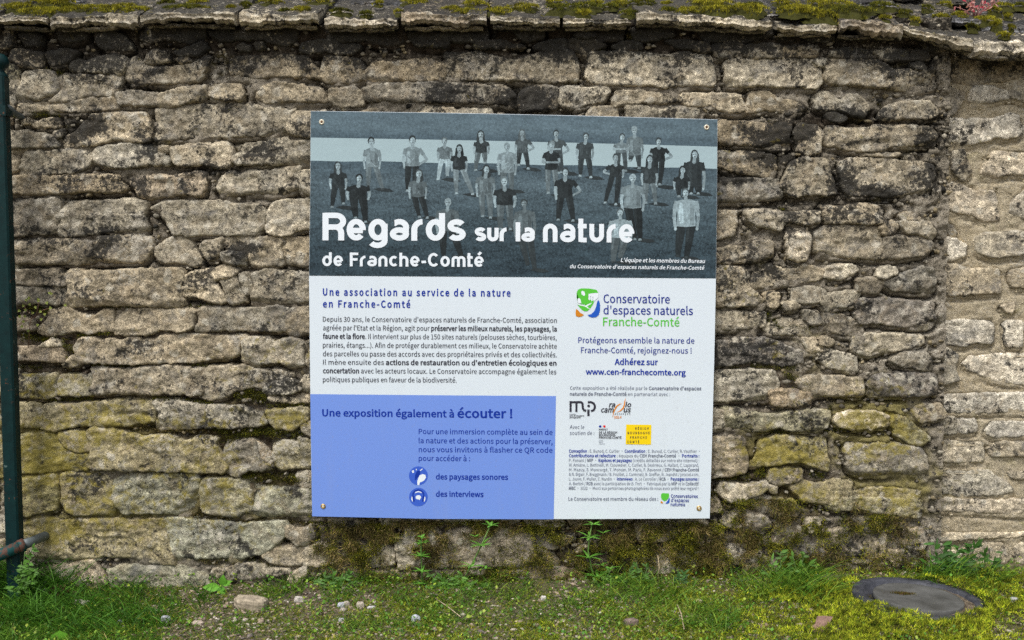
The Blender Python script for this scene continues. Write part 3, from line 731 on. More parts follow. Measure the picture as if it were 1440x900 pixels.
def make_stone(name, poly_px, tone, parent, ybase, mat, seed, res=0.0038, relief=1.0, back=.026, layers=1.0, bulge=1.0, square=.42):
    r = random.Random(seed)
    poly = squared([(lambda q: (q[0], q[2]))(pt(px, py, ybase)) for px, py in poly_px], square)
    pl = densify(poly, seed=seed % 97)
    x0, z0 = pl.min(0) - res * 1.5; x1, z1 = pl.max(0) + res * 1.5
    nx, nz = int((x1 - x0) / res) + 2, int((z1 - z0) / res) + 2
    X, Z = np.meshgrid(x0 + np.arange(nx) * res, z0 + np.arange(nz) * res, indexing='ij')
    D, BX, BZ = sdf(pl, X, Z)
    inside = D > res * .25
    cell = inside[:-1, :-1] | inside[1:, :-1] | inside[:-1, 1:] | inside[1:, 1:]
    out = ~inside
    X = np.where(out, BX, X); Z = np.where(out, BZ, Z)
    d = np.maximum(D, 0)
    cx, cz = (x0 + x1) / 2, (z0 + z1) / 2
    hw, hh = (x1 - x0) / 2, (z1 - z0) / 2
    size = min(hw, hh)
    R = min(.0065, size * .45) * (1 + .6 * fbm(X * 25, Z * 25, seed % 53, 2))
    prof = 1 - np.clip(1 - d / R, 0, 1) ** 2.6
    face = -0.0075 * r.uniform(.6, 1.1) * prof * bulge
    face += (.5 + .5 * bulge) * r.uniform(-.006, .005) + r.uniform(-1, 1) * .004 * (X - cx) / hw + r.uniform(-.2, 1) * .004 * (Z - cz) / hh
    # broken planes
    for k in range(r.randint(2, 5)):
        an = r.uniform(0, 2 * math.pi)
        if r.random() < .6: an = r.choice((math.pi / 2, -math.pi / 2)) + r.uniform(-.5, .5)
        u = ((X - cx) * math.cos(an) / hw + (Z - cz) * math.sin(an) / hh)
        off = r.uniform(.5, .95)
        cut = (u - off) * size * r.uniform(.45, 1.2) - .0085
        face = np.maximum(face, np.minimum(cut, .012 * bulge))
    s = seed % 31
    lay = vnoise(X * 9 + s, Z * 75 + 2.2 * fbm(X * 14, Z * 14, s, 2), s) * 2 - 1
    fac = np.round((X * r.uniform(-1, 1) + Z * r.uniform(.5, 1)) * 30 + 2.5 * fbm(X * 16, Z * 20, s + 2, 2))      # flaked steps
    face += relief * (.0042 * fbm(X * 22, Z * 34, s, 3) + .0024 * layers * lay + .0021 * fbm(X * 95, Z * 120, s + 3, 3) + .0016 * (_hash(fac.astype(np.int64), fac.astype(np.int64) * 3, seed) - .5))
    ridg = 1 - np.abs(fbm(X * 30 + 7, Z * 42, s + 9, 4))
    face += relief * .0075 * (.82 - ridg)
    y = ybase + face
    edge = np.clip(1 - d / (res * 1.25), 0, 1)
    y = y + edge * .004
    y = np.where(out, ybase + back, y)
    idx = -np.ones(X.shape, int)
    used = np.zeros(X.shape, bool)
    used[:-1, :-1] |= cell; used[1:, :-1] |= cell; used[:-1, 1:] |= cell; used[1:, 1:] |= cell
    idx[used] = np.arange(used.sum())
    V = np.stack([X[used], y[used], Z[used]], 1)
    ci, cj = np.nonzero(cell)
    F = np.stack([idx[ci, cj], idx[ci + 1, cj], idx[ci + 1, cj + 1], idx[ci, cj + 1]], 1)
    if not len(F): return None, pl
    o = mesh_obj(name, V, F, mat, None, smooth=False)
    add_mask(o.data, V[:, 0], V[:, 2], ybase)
    o.parent = parent
    recenter(o)
    c = TONE[tone]
    k = r.uniform(.86, 1.18); wq = r.uniform(-.04, .04)
    o.color = (c[0] * k * (1 + wq), c[1] * k, c[2] * k * (1 - wq * 1.5), 1)
    return o, pl

class Field:
    "signed distance to the nearest stone outline over a wall, for the joints"
    def __init__(s, x0, x1, z0, z1, res):
        s.x0, s.z0, s.res = x0, z0, res
        s.nx, s.nz = int((x1 - x0) / res) + 1, int((z1 - z0) / res) + 1
        s.X, s.Z = np.meshgrid(x0 + np.arange(s.nx) * res, z0 + np.arange(s.nz) * res, indexing='ij')
        s.D = np.full(s.X.shape, -0.05)
    def stamp(s, pl):
        m = .03
        i0, i1 = [int(v) for v in ((pl[:, 0].min() - m - s.x0) / s.res, (pl[:, 0].max() + m - s.x0) / s.res + 1)]
        j0, j1 = [int(v) for v in ((pl[:, 1].min() - m - s.z0) / s.res, (pl[:, 1].max() + m - s.z0) / s.res + 1)]
        i0, j0 = max(i0, 0), max(j0, 0); i1, j1 = min(i1, s.nx), min(j1, s.nz)
        if i1 <= i0 or j1 <= j0: return
        d, _, _ = sdf(pl[::2], s.X[i0:i1, j0:j1], s.Z[i0:i1, j0:j1])
        s.D[i0:i1, j0:j1] = np.maximum(s.D[i0:i1, j0:j1], d)
    def at(s, x, z):
        i = np.clip(((x - s.x0) / s.res).astype(int), 0, s.nx - 1); j = np.clip(((z - s.z0) / s.res).astype(int), 0, s.nz - 1)
        return s.D[i, j]

ZT1, ZT2 = pt(720, 34, -.03)[2] + .020, pt(1400, 68, .02)[2] + .02     # where the joints stop, under the coping
Y1, Y2 = 0.0, 0.045           # face of the old wall; face of the set-back repaired stretch beside it
wall = thing('stone_wall', 'old grey dry-looking rubble stone wall behind the information panel, mossy at its foot', 'wall', (-0.2, 0, 0))
wall2 = thing('repaired_wall', 'paler stone wall with sandy mortar, set back at the right edge of the photo', 'wall', (1.2, Y2, 0))
XJ = 1.055
F1 = Field(-1.75, XJ + .02, -.1, 1.42, .0045)
F2 = Field(XJ - .12, 1.75, -.1, 1.42, .0045)
sd = 0
for tone, P in parse(OLD):
    sd += 13
    o, pl = make_stone('stone', P, tone, wall, Y1, M_STONE, sd)
    F1.stamp(pl)
for tone, P in parse(NEW):
    sd += 13
    o, pl = make_stone('stone', P, tone, wall2, Y2, M_STONE2, sd, relief=.6, back=.016, layers=1.2, bulge=.6, square=.25)
    F2.stamp(pl)

def auto_stones(x0, x1, z0, z1, field, parent, mat, yb, tones, seed, hmin=.05, hmax=.1, relief=1.0):
    "coursed rubble for stretches beyond the frame"
    r = random.Random(seed); z = z0
    while z < z1:
        h = r.uniform(hmin, hmax); x = x0
        while x < x1:
            w_ = r.uniform(.1, .26)
            P = [(x + .004, z + .006), (x + w_ * .5, z + r.uniform(.002, .01)), (x + w_ - .01, z + .006), (x + w_ - .008, z + h - .012), (x + w_ * .45, z + h - r.uniform(.006, .012)), (x + .006, z + h - .014)]
            x += w_
            cxm = np.mean([p[0] for p in P]); czm = np.mean([p[1] for p in P])
            if field.at(np.array([cxm]), np.array([czm]))[0] > -.045: continue
            Pp = [world_px(a, b, yb) for a, b in P]
            o, pl = make_stone('stone', Pp, r.choice(tones), parent, yb, mat, r.randint(1, 9999), res=.008, relief=relief)
            field.stamp(pl)
        z += h
auto_stones(-1.72, -1.36, 0.02, 1.25, F1, wall, M_STONE, Y1, 'gglod', 5)
auto_stones(1.37, 1.7, 0.02, 1.22, F2, wall2, M_STONE2, Y2, 'wlw', 6)

def filler_stones(F, parent, yb, mat, count, tones, seed, xr, zr, avoid=None, rmin=.0100):
    "small stones wedged into the widest gaps of the joints"
    r = random.Random(seed); g = np.random.default_rng(seed)
    made = 0
    ok = (F.X > xr[0]) & (F.X < xr[1]) & (F.Z > zr[0]) & (F.Z < zr[1])
    if avoid is not None: ok &= ~((F.X > avoid[0]) & (F.X < avoid[1]) & (F.Z > avoid[2]) & (F.Z < avoid[3]))
    jit = g.random(F.X.shape) * .003
    while made < count:
        gap = np.where(ok, -F.D + jit, -1)
        k = np.unravel_index(np.argmax(gap), gap.shape)
        d = -F.D[k]
        if d < rmin: break
        cx, cz = F.X[k], F.Z[k]; R = min(d * 1.05, .026)
        el = r.uniform(1.4, 2.5); n = r.choice((5, 6, 7)); rot = r.uniform(-.16, .16)
        P = []
        for i in range(n):
            a = 2 * math.pi * (i + .5 + r.uniform(-.25, .25)) / n
            sq = lambda q: math.copysign(abs(q) ** .55, q)
            u, v = R * el * sq(math.cos(a)) * r.uniform(.75, 1.05), R * sq(math.sin(a)) * r.uniform(.75, 1.0)
            P.append(world_px(cx + u * math.cos(rot) - v * math.sin(rot), cz + u * math.sin(rot) + v * math.cos(rot), yb))
        o, pl = make_stone('stone', P, r.choice(tones), parent, yb + r.uniform(0, .006), mat, r.randint(1, 99999), relief=.8)
        F.stamp(pl); ok[k] = False
        made += 1
    return made
_a, _b = pt(445, 165), pt(990, 722)
NF = filler_stones(F1, wall, Y1, M_STONE, 78, 'ggllgdt', 77, (-1.28, XJ - .02), (.0, ZT1 - .03), (_a[0], _b[0], _b[2], _a[2]))
print('stones', sum(1 for o in wall.children if o.name.startswith('stone')), NF)

def make_mortar(F, parent, mat, ybase, depth, amp, crev, name='mortar', ztop=9):
    X, Z = F.X, F.Z
    Dn = F.D
    nz1 = fbm(X * 26, Z * 30, 3, 4); nz2 = fbm(X * 80, Z * 80, 8, 3)
    y = ybase + depth + amp * (nz1 * .8 + nz2 * 1.1)
    pxx, pyy = world_px(X, Z, ybase)
    y += .009 * dab(pxx, pyy, SOIL)
    # crumbled gaps: deepest right under a stone's lower edge
    up = np.roll(Dn, -2, axis=1)
    gap = np.clip(1.2 - np.abs(up + .0005) / .0042, 0, 1)
    y += crev * gap * np.clip(fbm(X * 12, Z * 12, 21, 2) * 1.6 + .75, 0, 1)
    hole = np.clip(fbm(X * 21, Z * 30, 33, 3) * 3 - 1.05, 0, 1)
    y += crev * .8 * hole
    V = np.stack([X.ravel(), y.ravel(), Z.ravel()], 1)
    idx = np.arange(X.size).reshape(X.shape)
    F_ = np.stack([idx[:-1, :-1], idx[1:, :-1], idx[1:, 1:], idx[:-1, 1:]], -1).reshape(-1, 4)
    # leave out what lies well inside a stone
    deep = (F.D[:-1, :-1] > .012) & (F.D[1:, 1:] > .012) & (F.D[1:, :-1] > .012) & (F.D[:-1, 1:] > .012)
    F_ = F_[~deep.ravel()]
    F_ = F_[V[F_[:, 0], 2] < ztop]
    usedv = np.zeros(len(V), bool); usedv[F_.ravel()] = True
    remap = np.cumsum(usedv) - 1
    V, F_ = V[usedv], remap[F_]
    o = mesh_obj(name, V, F_, mat, None)
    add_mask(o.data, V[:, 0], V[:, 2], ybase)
    o.parent = parent
    o.location = tuple(-v for v in parent.location)
    return o
make_mortar(F1, wall, M_MORTAR, Y1, .0028, .0088, .030, ztop=ZT1)
make_mortar(F2, wall2, M_MORTAR2, Y2, .0008, .0036, .009, ztop=ZT2)
# solid cores behind the joints, and the return where the old wall stands forward
mb = MB(); mb.box(-1.74, XJ + .012, .05, .30, -.1, ZT1 + .012, (.1, .09, .07)); mb.build('wall_core', M_CHIP, wall, False)
mb = MB(); mb.box(XJ + .014, 1.74, .085, .34, -.1, ZT2 + .005, (.3, .26, .18)); mb.build('wall_core', M_CHIP, wall2, False)

# small rubble pressed into the joints
ICO_V = []
ph = (1 + 5 ** .5) / 2
for a in (-1, 1):
    for b in (-ph, ph):
        ICO_V += [(0, a, b), (a, b, 0), (b, 0, a)]
ICO_V = np.array(ICO_V) / math.sqrt(1 + ph * ph)
def _icof():
    F = []
    V = ICO_V; L_ = np.linalg.norm(V[0] - V[1:], axis=1).min()
    for i in range(12):
        for j in range(i + 1, 12):
            for k in range(j + 1, 12):
                if all(abs(np.linalg.norm(V[p] - V[q]) - L_) < 1e-3 for p, q in ((i, j), (j, k), (i, k))):
                    n = np.cross(V[j] - V[i], V[k] - V[i])
                    F.append((i, j, k) if n @ (V[i] + V[j] + V[k]) > 0 else (i, k, j))
    return np.array(F)
ICO_F = _icof()
def rocks(centres, sizes, cols, squash=(1, 1, 1), jit=.28):
    "many small angular stones as one mesh's arrays"
    n = len(centres)
    V = np.repeat(ICO_V[None], n, 0) * (1 + jit * rng.standard_normal((n, 12, 1)).clip(-2, 2))
    V = V * np.asarray(sizes)[:, None, :] * np.array(squash)
    a = rng.uniform(0, 2 * np.pi, n)
    ca, sa = np.cos(a)[:, None], np.sin(a)[:, None]
    x, y = V[..., 0] * ca - V[..., 1] * sa, V[..., 0] * sa + V[..., 1] * ca
    V = np.stack([x, y, V[..., 2]], -1) + np.asarray(centres)[:, None, :]
    F = (ICO_F[None] + (np.arange(n) * 12)[:, None, None]).reshape(-1, 3)
    C = np.repeat(np.asarray(cols)[:, None, :], 12, 1).reshape(-1, 3)
    return V.reshape(-1, 3), F, C
def joint_rubble(F, n, ybase, parent, cols, dmin=.0035, smin=.0018, smax=.0075, ztop=1.3):
    x = rng.uniform(F.X.min(), F.X.max(), n); z = rng.uniform(0, ztop - .006, n)
    d = F.at(x, z)
    k = (d < -dmin) & (fbm(x * 13, z * 13, 44, 2) > -.35)
    x, z, d = x[k], z[k], d[k]
    s = np.minimum(np.where(rng.random(len(x)) < .06, 1.7, 1) * rng.uniform(smin, smax, len(x)), -d * .8 + .001)
    sz = np.stack([s * rng.uniform(.8, 1.7, len(s)), s * .8, s * rng.uniform(.6, 1.0, len(s))], 1)
    c = np.array(cols)[rng.integers(0, len(cols), len(x))] * rng.uniform(.6, 1.25, (len(x), 1))
    cen = np.stack([x, ybase + rng.uniform(.0, .013, len(x)), z], 1)
    # keep them unrotated about the upright axis beyond a little: they face out of the wall
    V, Fc, C = rocks(cen - np.array(parent.location), sz, c)
    o = mesh_obj('joint_rubble', V, Fc, M_CHIP, parent, False, cols=C)
    o['kind'] = 'stuff'
    return o
joint_rubble(F1, 26000, Y1, wall, ztop=ZT1, cols=[(.25, .22, .17), (.2, .175, .13), (.13, .115, .09), (.31, .28, .22), (.03, .028, .024), (.22, .18, .11)])
joint_rubble(F2, 2500, Y2 - .004, wall2, ztop=ZT2, cols=[(.45, .39, .28), (.4, .34, .23)], smax=.003)

# ------------------------------------------------------------------ coping of rough stone slates
def slab(name, parent, x0, x1, yf, zt_l, zt_r, thick_l, thick_r, depth, rise, tone, seed, zb=None):
    "a rough slate: broken front edge, uneven top sloping up to the back"
    nx = max(6, int((x1 - x0) / .004)); ny = max(5, int(depth / .012))
    r = random.Random(seed)
    xs = np.linspace(x0, x1, nx)
    t = (xs - x0) / (x1 - x0)
    fq = fbm(xs * 13, xs * 0, seed, 3); front = yf + .011 * (.6 * np.round(fq * 4) / 4 + .4 * fq) + .003 * fbm(xs * 60, xs * 0, seed + 1, 3) + .03 * np.maximum(0, np.abs(t - .5) * 2 - .9)
    top = zt_l + (zt_r - zt_l) * t + .0035 * fbm(xs * 14, xs * 0, seed + 2, 3) + .0024 * fbm(xs * 75, xs * 0 + 3, seed + 9, 3)
    th = (thick_l + (thick_r - thick_l) * t) * (1 + .45 * fbm(xs * 16, xs * 0, seed + 4, 3) + .2 * fbm(xs * 90, xs * 0, seed + 14, 2))
    rows = []
    ys = np.linspace(0, 1, ny)
    for k, s in enumerate(ys):                      # top, front to back
        yy = front + (yf + depth - front) * s
        zz = top + rise * s + .007 * fbm(xs * 22, xs * 0 + s * 9, seed + 5, 3) + .004 * fbm(xs * 80, xs * 0 + s * 30, seed + 6, 2) - (.004 * (1 - s) ** 6)
        rows.append(np.stack([xs, yy, zz], 1))
    mids = []
    for q in (.8, .55, .3, .08):                    # the broken front, layered
        yy = front + .0035 * fbm(xs * 45, xs * 0 + q * 6, seed + 6, 3) + (.0012 if q in (.55,) else -.001) + (.012 * (1 - q) if q < .2 else 0)
        mids.append(np.stack([xs, yy, top - th * (1 - q)], 1))
    und = [np.stack([xs, front + .02, top - th * 1.0], 1), np.stack([xs, front * 0 + yf + depth, top - th + rise * .8], 1)]
    R = rows[::-1] + mids + und
    n = len(R)
    V = np.concatenate(R)
    F = []
    for i in range(n - 1):
        for k in range(nx - 1):
            F.append((i * nx + k, i * nx + k + 1, (i + 1) * nx + k + 1, (i + 1) * nx + k))
    F.append(tuple(i * nx for i in range(n))); F.append(tuple(i * nx + nx - 1 for i in range(n))[::-1])
    o = mesh_obj(name, V, F, M_SLATE, None, smooth=False)
    V = V.astype(float)
    mk = np.ones((len(V), 4), dtype=np.float32)
    mk[:, 0] = .12; mk[:, 2] = .3
    mk[:, 1] = .0
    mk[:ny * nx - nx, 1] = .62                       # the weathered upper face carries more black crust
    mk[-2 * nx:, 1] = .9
    o.data.color_attributes.new('Mask', 'FLOAT_COLOR', 'POINT').data.foreach_set('color', mk.ravel())
    o.parent = parent
    recenter(o)
    c = TONE[tone]; k = r.uniform(.85, 1.15)
    o.color = (c[0] * k, c[1] * k, c[2] * k, 1)
    return o
M_SLATE = stone_material('slate')
YF = -0.062
TONE['b'] = (.17, .17, .178)
front_row = [(-60, -8, 22, 22, 13, 13, 'l'), (-8, 66, 24, 25, 9, 11, 'l'), (67, 193, 21, 19, 13, 13, 'l'), (195, 332, 19, 18, 12, 14, 'l'), (333, 449, 20, 19, 13, 13, 'l'),
             (453, 559, 25, 25, 11, 11, 'w'), (562, 686, 18, 19, 17, 16, 't'), (687, 789, 22, 24, 11, 11, 'l'), (790, 890, 23, 24, 11, 8, 'l'),
             (893, 1088, 16, 29, 13, 11, 'l'), (1092, 1180, 33, 34, 11, 10, 'l'), (1179, 1272, 29, 31, 16, 18, 't'), (1270, 1370, 36, 53, 7, 14, 'l'),
             (1368, 1500, 55, 57, 20, 22, 'w')]
RISE, RUN = 0.052, 0.115
for i, (a, b, ta, tb, ha, hb, tone) in enumerate(front_row):
    par = wall2 if a > 1300 else wall
    xa, _, za = pt(a, ta, YF); xb, _, zb_ = pt(b, tb, YF)
    s_ = (CAM_D + YF) / FPX
    slab('coping_slab', par, xa + .004, xb - .003, YF + (i * 37 % 11 - 5) * .0018, za, zb_, ha * s_ * 1.12, hb * s_ * 1.12, .36, .135, tone, 300 + i * 7)
    slab('coping_slab', par, xa + .01, xb - .012, YF + .026, za - ha * s_ * .9, zb_ - hb * s_ * .9, .008, .009, .25, .06, 'd' if i % 2 else 'g', 700 + i * 7)
r = random.Random(4)
for row in (1, 2, 3):
    yy = YF + row * RUN
    a = -60 - r.uniform(0, 60)
    while a < 1500:
        b = a + r.uniform(70, 150)
        drop = 0 if a < 1230 else (8 if a < 1330 else 24)
        pyt = {1: 17, 2: 4, 3: -7}[row] + drop * {1: 1, 2: .9, 3: .75}[row] + r.uniform(-2, 2)
        xa, _, za = pt(a, pyt, yy); xb, _, zb_ = pt(b, pyt + r.uniform(-1.5, 1.5), yy)
        if row == 1: za -= 0; zb_ -= 0
        slab('coping_slab', wall2 if a > 1310 else wall, xa, xb - .004, yy, za, zb_, .017, .017, .30 if row < 3 else .2, .10, r.choice('bbgd'), 500 + row * 50 + int(a) % 47)
        a = b
# ------------------------------------------------------------------ ground
def ground_z(x, y):
    x, y = np.asarray(x, float), np.asarray(y, float)
    near = np.exp(-((y + .2) / 1.3) ** 2)
    z = -.042 + .028 / (1 + np.exp(-(x + .55) * 5)) + .022 / (1 + np.exp(-(x - .55) * 6))
    z = z * near
    z += .006 * fbm(x * 7, y * 7, 3, 3) * near + .012 * np.clip(y + .10, 0, .12) / .12 * near
    return z
def on_ground(px, py):
    x, y, z = ptz(px, py, 0.0)
    for _ in range(4):
        z = float(ground_z(x, y)); x, y, _ = ptz(px, py, z)
    return x, y, z
def make_ground():
    xs = np.concatenate([[-400, -150, -60, -25, -12, -6, -4, -3, -2.3], np.arange(-1.9, 1.9, .012), [2.3, 3, 4, 6, 12, 25, 60, 150, 400]])
    ys = np.concatenate([[-400, -150, -60, -25, -12, -7, -5, -4, -3.2, -2.7, -2.2, -1.8, -1.5, -1.2, -1.0, -.85], np.arange(-.75, .12, .012), [.3, .6, 1.2, 3, 8, 20, 60, 150, 400]])
    X, Y = np.meshgrid(xs, ys, indexing='ij')
    Z = ground_z(X, Y) + .003 * fbm(X * 40, Y * 40, 5, 3) * np.exp(-((Y + .2) / 1.0) ** 2)
    V = np.stack([X.ravel(), Y.ravel(), Z.ravel()], 1)
    idx = np.arange(X.size).reshape(X.shape)
    F = np.stack([idx[:-1, :-1], idx[1:, :-1], idx[1:, 1:], idx[:-1, 1:]], -1).reshape(-1, 4)
    m, nt, b = new_mat('soil')
    p = pos(nt)
    n1 = noise(nt, p, 3.5, 5, .6); n2 = noise(nt, p, 60, 7, .7); n3 = noise(nt, p, 260, 4, .7)
    c = mixc(nt, ramp(nt, n2, [(.38, 0), (.62, 1)]), (.075, .055, .036), (.24, .19, .135))
    c = mixc(nt, ramp(nt, n1, [(.45, 0), (.62, .75)]), c, (.07, .085, .018))
    c = mixc(nt, ramp(nt, n3, [(.58, 0), (.7, .8)]), c, (.36, .30, .24))
    L(nt, c, b.inputs['Base Color']); b.inputs['Roughness'].default_value = .97
    bp = N(nt, 'Bump'); bp.inputs['Distance'].default_value = .006
    L(nt, math_n(nt, 'ADD', n2, n3), bp.inputs['Height']); L(nt, bp.outputs[0], b.inputs['Normal'])
    o = mesh_obj('ground', V, F, m)
    tag(o, kind='structure')
make_ground()

# pale rendered house wall far behind, just seen above the coping at the right
def plain_mat(name, c, rough=.8, spec=.3, metal=0.0, nscale=0, var=.1, bump=0.0):
    m, nt, b = new_mat(name)
    if nscale:
        n = noise(nt, pos(nt), nscale, 5, .6)
        L(nt, mixc(nt, n, tuple(v * (1 - var) for v in c), tuple(v * (1 + var) for v in c)), b.inputs['Base Color'])
        if bump:
            bp = N(nt, 'Bump'); bp.inputs['Distance'].default_value = bump; L(nt, n, bp.inputs['Height']); L(nt, bp.outputs[0], b.inputs['Normal'])
    else:
        b.inputs['Base Color'].default_value = (*c, 1)
    b.inputs['Roughness'].default_value = rough; b.inputs['Specular IOR Level'].default_value = spec; b.inputs['Metallic'].default_value = metal
    return m
hs_ = thing('house', 'pale rendered house wall glimpsed above the coping at the right', 'house', (3.0, 7.0, 0))
mb = MB(); mb.box(.9, 9, 7, 12, -.2, 5.4); mb.build('wall', plain_mat('pale_render', (.62, .57, .52), .9, nscale=8, var=.08), hs_, False)
mb = MB(); mb.add([(.6, 6.7, 5.4), (9.3, 6.7, 5.4), (9.3, 9.5, 7.3), (.6, 9.5, 7.3), (.6, 12.3, 5.4), (9.3, 12.3, 5.4)], [(0, 1, 2, 3), (3, 2, 5, 4), (0, 3, 4), (1, 5, 2), (0, 4, 5, 1)])
mb.build('roof', plain_mat('roof_tiles', (.22, .1, .06), .9, nscale=20, var=.3), hs_, False)

# ------------------------------------------------------------------ the information panel
YB = -0.036                                     # front face of the board, clear of the stones
board = thing('information_panel', 'square white and blue information panel headed Regards sur la nature, riveted to the wall', 'sign', pt(720, 445, YB))
OUT_L = [(437, 156), (436.2, 270), (434.6, 390), (435.6, 480), (436.4, 554), (437.4, 640), (439, 726)]
OUT_R = [(1009, 168), (1008.2, 280), (1006.8, 391), (1005, 480), (1003, 560), (1000.8, 640), (998, 729)]
def lr(L_, y):
    ys = [q[1] for q in L_]; return float(np.interp(y, ys, [q[0] for q in L_]))
def bp3(px, py, lift=0.0):
    return pt(px, py, YB - lift)
def flat(name, polys, mat, lift, cols=None, smooth=False):
    "flat print: polygons in panel coordinates, `lift` metres proud of the board"
    V, F, C = [], [], []
    for i, P in enumerate(polys):
        n = len(V)
        V += [bp3(x, y, lift) for x, y in P]
        q = sum((P[k][0] * P[(k + 1) % len(P)][1] - P[(k + 1) % len(P)][0] * P[k][1]) for k in range(len(P)))
        f = tuple(range(n, n + len(P)))
        F.append(f if q < 0 else f[::-1])
        if cols: C += [cols[i]] * len(P)
    V = np.array(V) - np.array(board.location)
    return mesh_obj(name, V, F, mat, board, smooth, cols=np.array(C) if cols else None)
def board_mat(name, c):
    m, nt, b = new_mat(name)
    p = pos(nt)
    mp_ = N(nt, 'Mapping'); mp_.inputs['Scale'].default_value = (1, 1, .12); L(nt, p, mp_.inputs[0])
    st = noise(nt, mp_.outputs[0], 26, 5, .6); n2 = noise(nt, p, 5, 4, .6); n3 = noise(nt, p, 240, 3, .6)
    cc = mixc(nt, ramp(nt, n2, [(.3, 0), (.7, .10)]), c, tuple(v * .82 for v in c))
    cc = mixc(nt, ramp(nt, st, [(.55, 0), (.75, .08)]), cc, (.38, .36, .31))
    sz = N(nt, 'SeparateXYZ'); L(nt, p, sz.inputs[0])
    low = math_n(nt, 'MULTIPLY', ramp(nt, math_n(nt, 'SUBTRACT', 1.15, sz.outputs[2]), [(0, 0), (1, .5)]), ramp(nt, n3, [(.62, 0), (.7, .6)]))
    cc = mixc(nt, low, cc, (.30, .25, .19))          # specks of soil splashed up by rain
    L(nt, cc, b.inputs['Base Color']); b.inputs['Roughness'].default_value = .45; b.inputs['Specular IOR Level'].default_value = .3
    return m
M_WHITE = board_mat('printed_white', (.665, .74, .81))
M_EDGE = plain_mat('panel_edge', (.5, .48, .55), .5)
M_BLUE = board_mat('printed_blue', (.165, .285, .73))
# board: outline strip quads, 3 mm thick
n = len(OUT_L)
top = [((437 + (1009 - 437) * k / 8), 156 + 12 * (k / 8) - 1.5 * math.sin(math.pi * k / 8)) for k in range(9)]
bot = [((439 + (998 - 439) * k / 8), 726 + 3 * (k / 8) + 2.2 * math.sin(math.pi * k / 8)) for k in range(9)]
ring = top + OUT_R[1:-1] + bot[::-1] + OUT_L[1:-1][::-1]
fr = [bp3(x, y) for x, y in ring]
bk = [(a, b + .0032, c) for a, b, c in fr]
m_ = len(ring)
V = np.array(fr + bk) - np.array(board.location)
mesh_obj('board', V, [tuple(range(m_))[::-1]] + [tuple(range(m_, 2 * m_))] + [(k, (k + 1) % m_, m_ + (k + 1) % m_, m_ + k) for k in range(m_)], M_WHITE, board, False)
flat('blue_field', [[(436.4, 554.2), (610, 555.8), (781.8, 557), (780.4, 640), (778.6, 730.3), (610, 729.7), (439, 726)]], M_BLUE, .0004)

# the header photograph: meadow, pond and standing people, printed in blue-grey
m, nt, b = new_mat('printed_meadow')
att = N(nt, 'Attribute'); att.attribute_name = 'Col'
p = pos(nt)
mp = N(nt, 'Mapping'); mp.inputs['Scale'].default_value = (1, 1, 1); L(nt, p, mp.inputs[0])
ng = noise(nt, mp.outputs[0], 170, 5, .85)
mp2 = N(nt, 'Mapping'); mp2.inputs['Scale'].default_value = (.35, 1, 1.5); L(nt, p, mp2.inputs[0])
ng2 = noise(nt, mp2.outputs[0], 45, 4, .6)
sp = N(nt, 'SeparateColor'); L(nt, att.outputs['Color'], sp.inputs[0])
amp = N(nt, 'Attribute'); amp.attribute_name = 'Grain'
v = math_n(nt, 'ADD', math_n(nt, 'MULTIPLY', math_n(nt, 'SUBTRACT', ng, .48), 7.0), math_n(nt, 'MULTIPLY', math_n(nt, 'SUBTRACT', ng2, .5), 3.0))
spk = noise(nt, p, 420, 2, .6)
v = math_n(nt, 'ADD', v, ramp(nt, spk, [(.62, 0), (.72, 3.0)]))
v = math_n(nt, 'MULTIPLY', v, amp.outputs['Fac'])
v = math_n(nt, 'ADD', v, 1.0)
vm = N(nt, 'VectorMath', operation='SCALE'); L(nt, att.outputs['Color'], vm.inputs[0]); L(nt, math_n(nt, 'MAXIMUM', v, .25), vm.inputs['Scale'])
L(nt, vm.outputs[0], b.inputs['Base Color']); b.inputs['Roughness'].default_value = .6; b.inputs['Specular IOR Level'].default_value = .15
M_PHOTO = m
def header_bg():
    cols = 12
    rows = [(0.0, (0.0882, 0.1302, 0.1596), .32), (.09, (0.0966, 0.1428, 0.1722), .32), (.165, (0.0630, 0.0966, 0.1218), .3),
            (.1655, (.34, .45, .49), .05), (.3045, (.35, .465, .505), .05), (.306, (0.0546, 0.0840, 0.1050), .4), (.42, (0.0714, 0.1050, 0.1260), .5),
            (.62, (0.0504, 0.0773, 0.0941), .55), (.8, (0.0336, 0.0538, 0.0672), .6), (1.0, (0.0277, 0.0454, 0.0588), .6)]
    V, C, G, F = [], [], [], []
    for t, c, g in rows:
        for k in range(cols + 1):
            s = k / cols
            yt = 156.4 + 12 * s - 1.3 * math.sin(math.pi * s); yb = 387.6 + 3.9 * s
            y = yt + (yb - yt) * t + (.8 * math.sin(k * 2.1) if t in (.306, .3045) else 0)
            # the water lies a little lower at the right
            if .16 < t < .31: y += -1.2 + 2.2 * s
            x = lr(OUT_L, y) + .2 + (lr(OUT_R, y) - lr(OUT_L, y) - .4) * s
            V.append(bp3(x, y, .0004)); C.append(c); G.append(g)
    for i in range(len(rows) - 1):
        for k in range(cols):
            a = i * (cols + 1) + k
            F.append((a, a + cols + 1, a + cols + 2, a + 1))
    o = mesh_obj('printed_photograph', np.array(V) - np.array(board.location), F, M_PHOTO, board, False, cols=np.array(C))
    at = o.data.attributes.new('Grain', 'FLOAT', 'POINT'); at.data.foreach_set('value', np.array(G, dtype=np.float32))
header_bg()

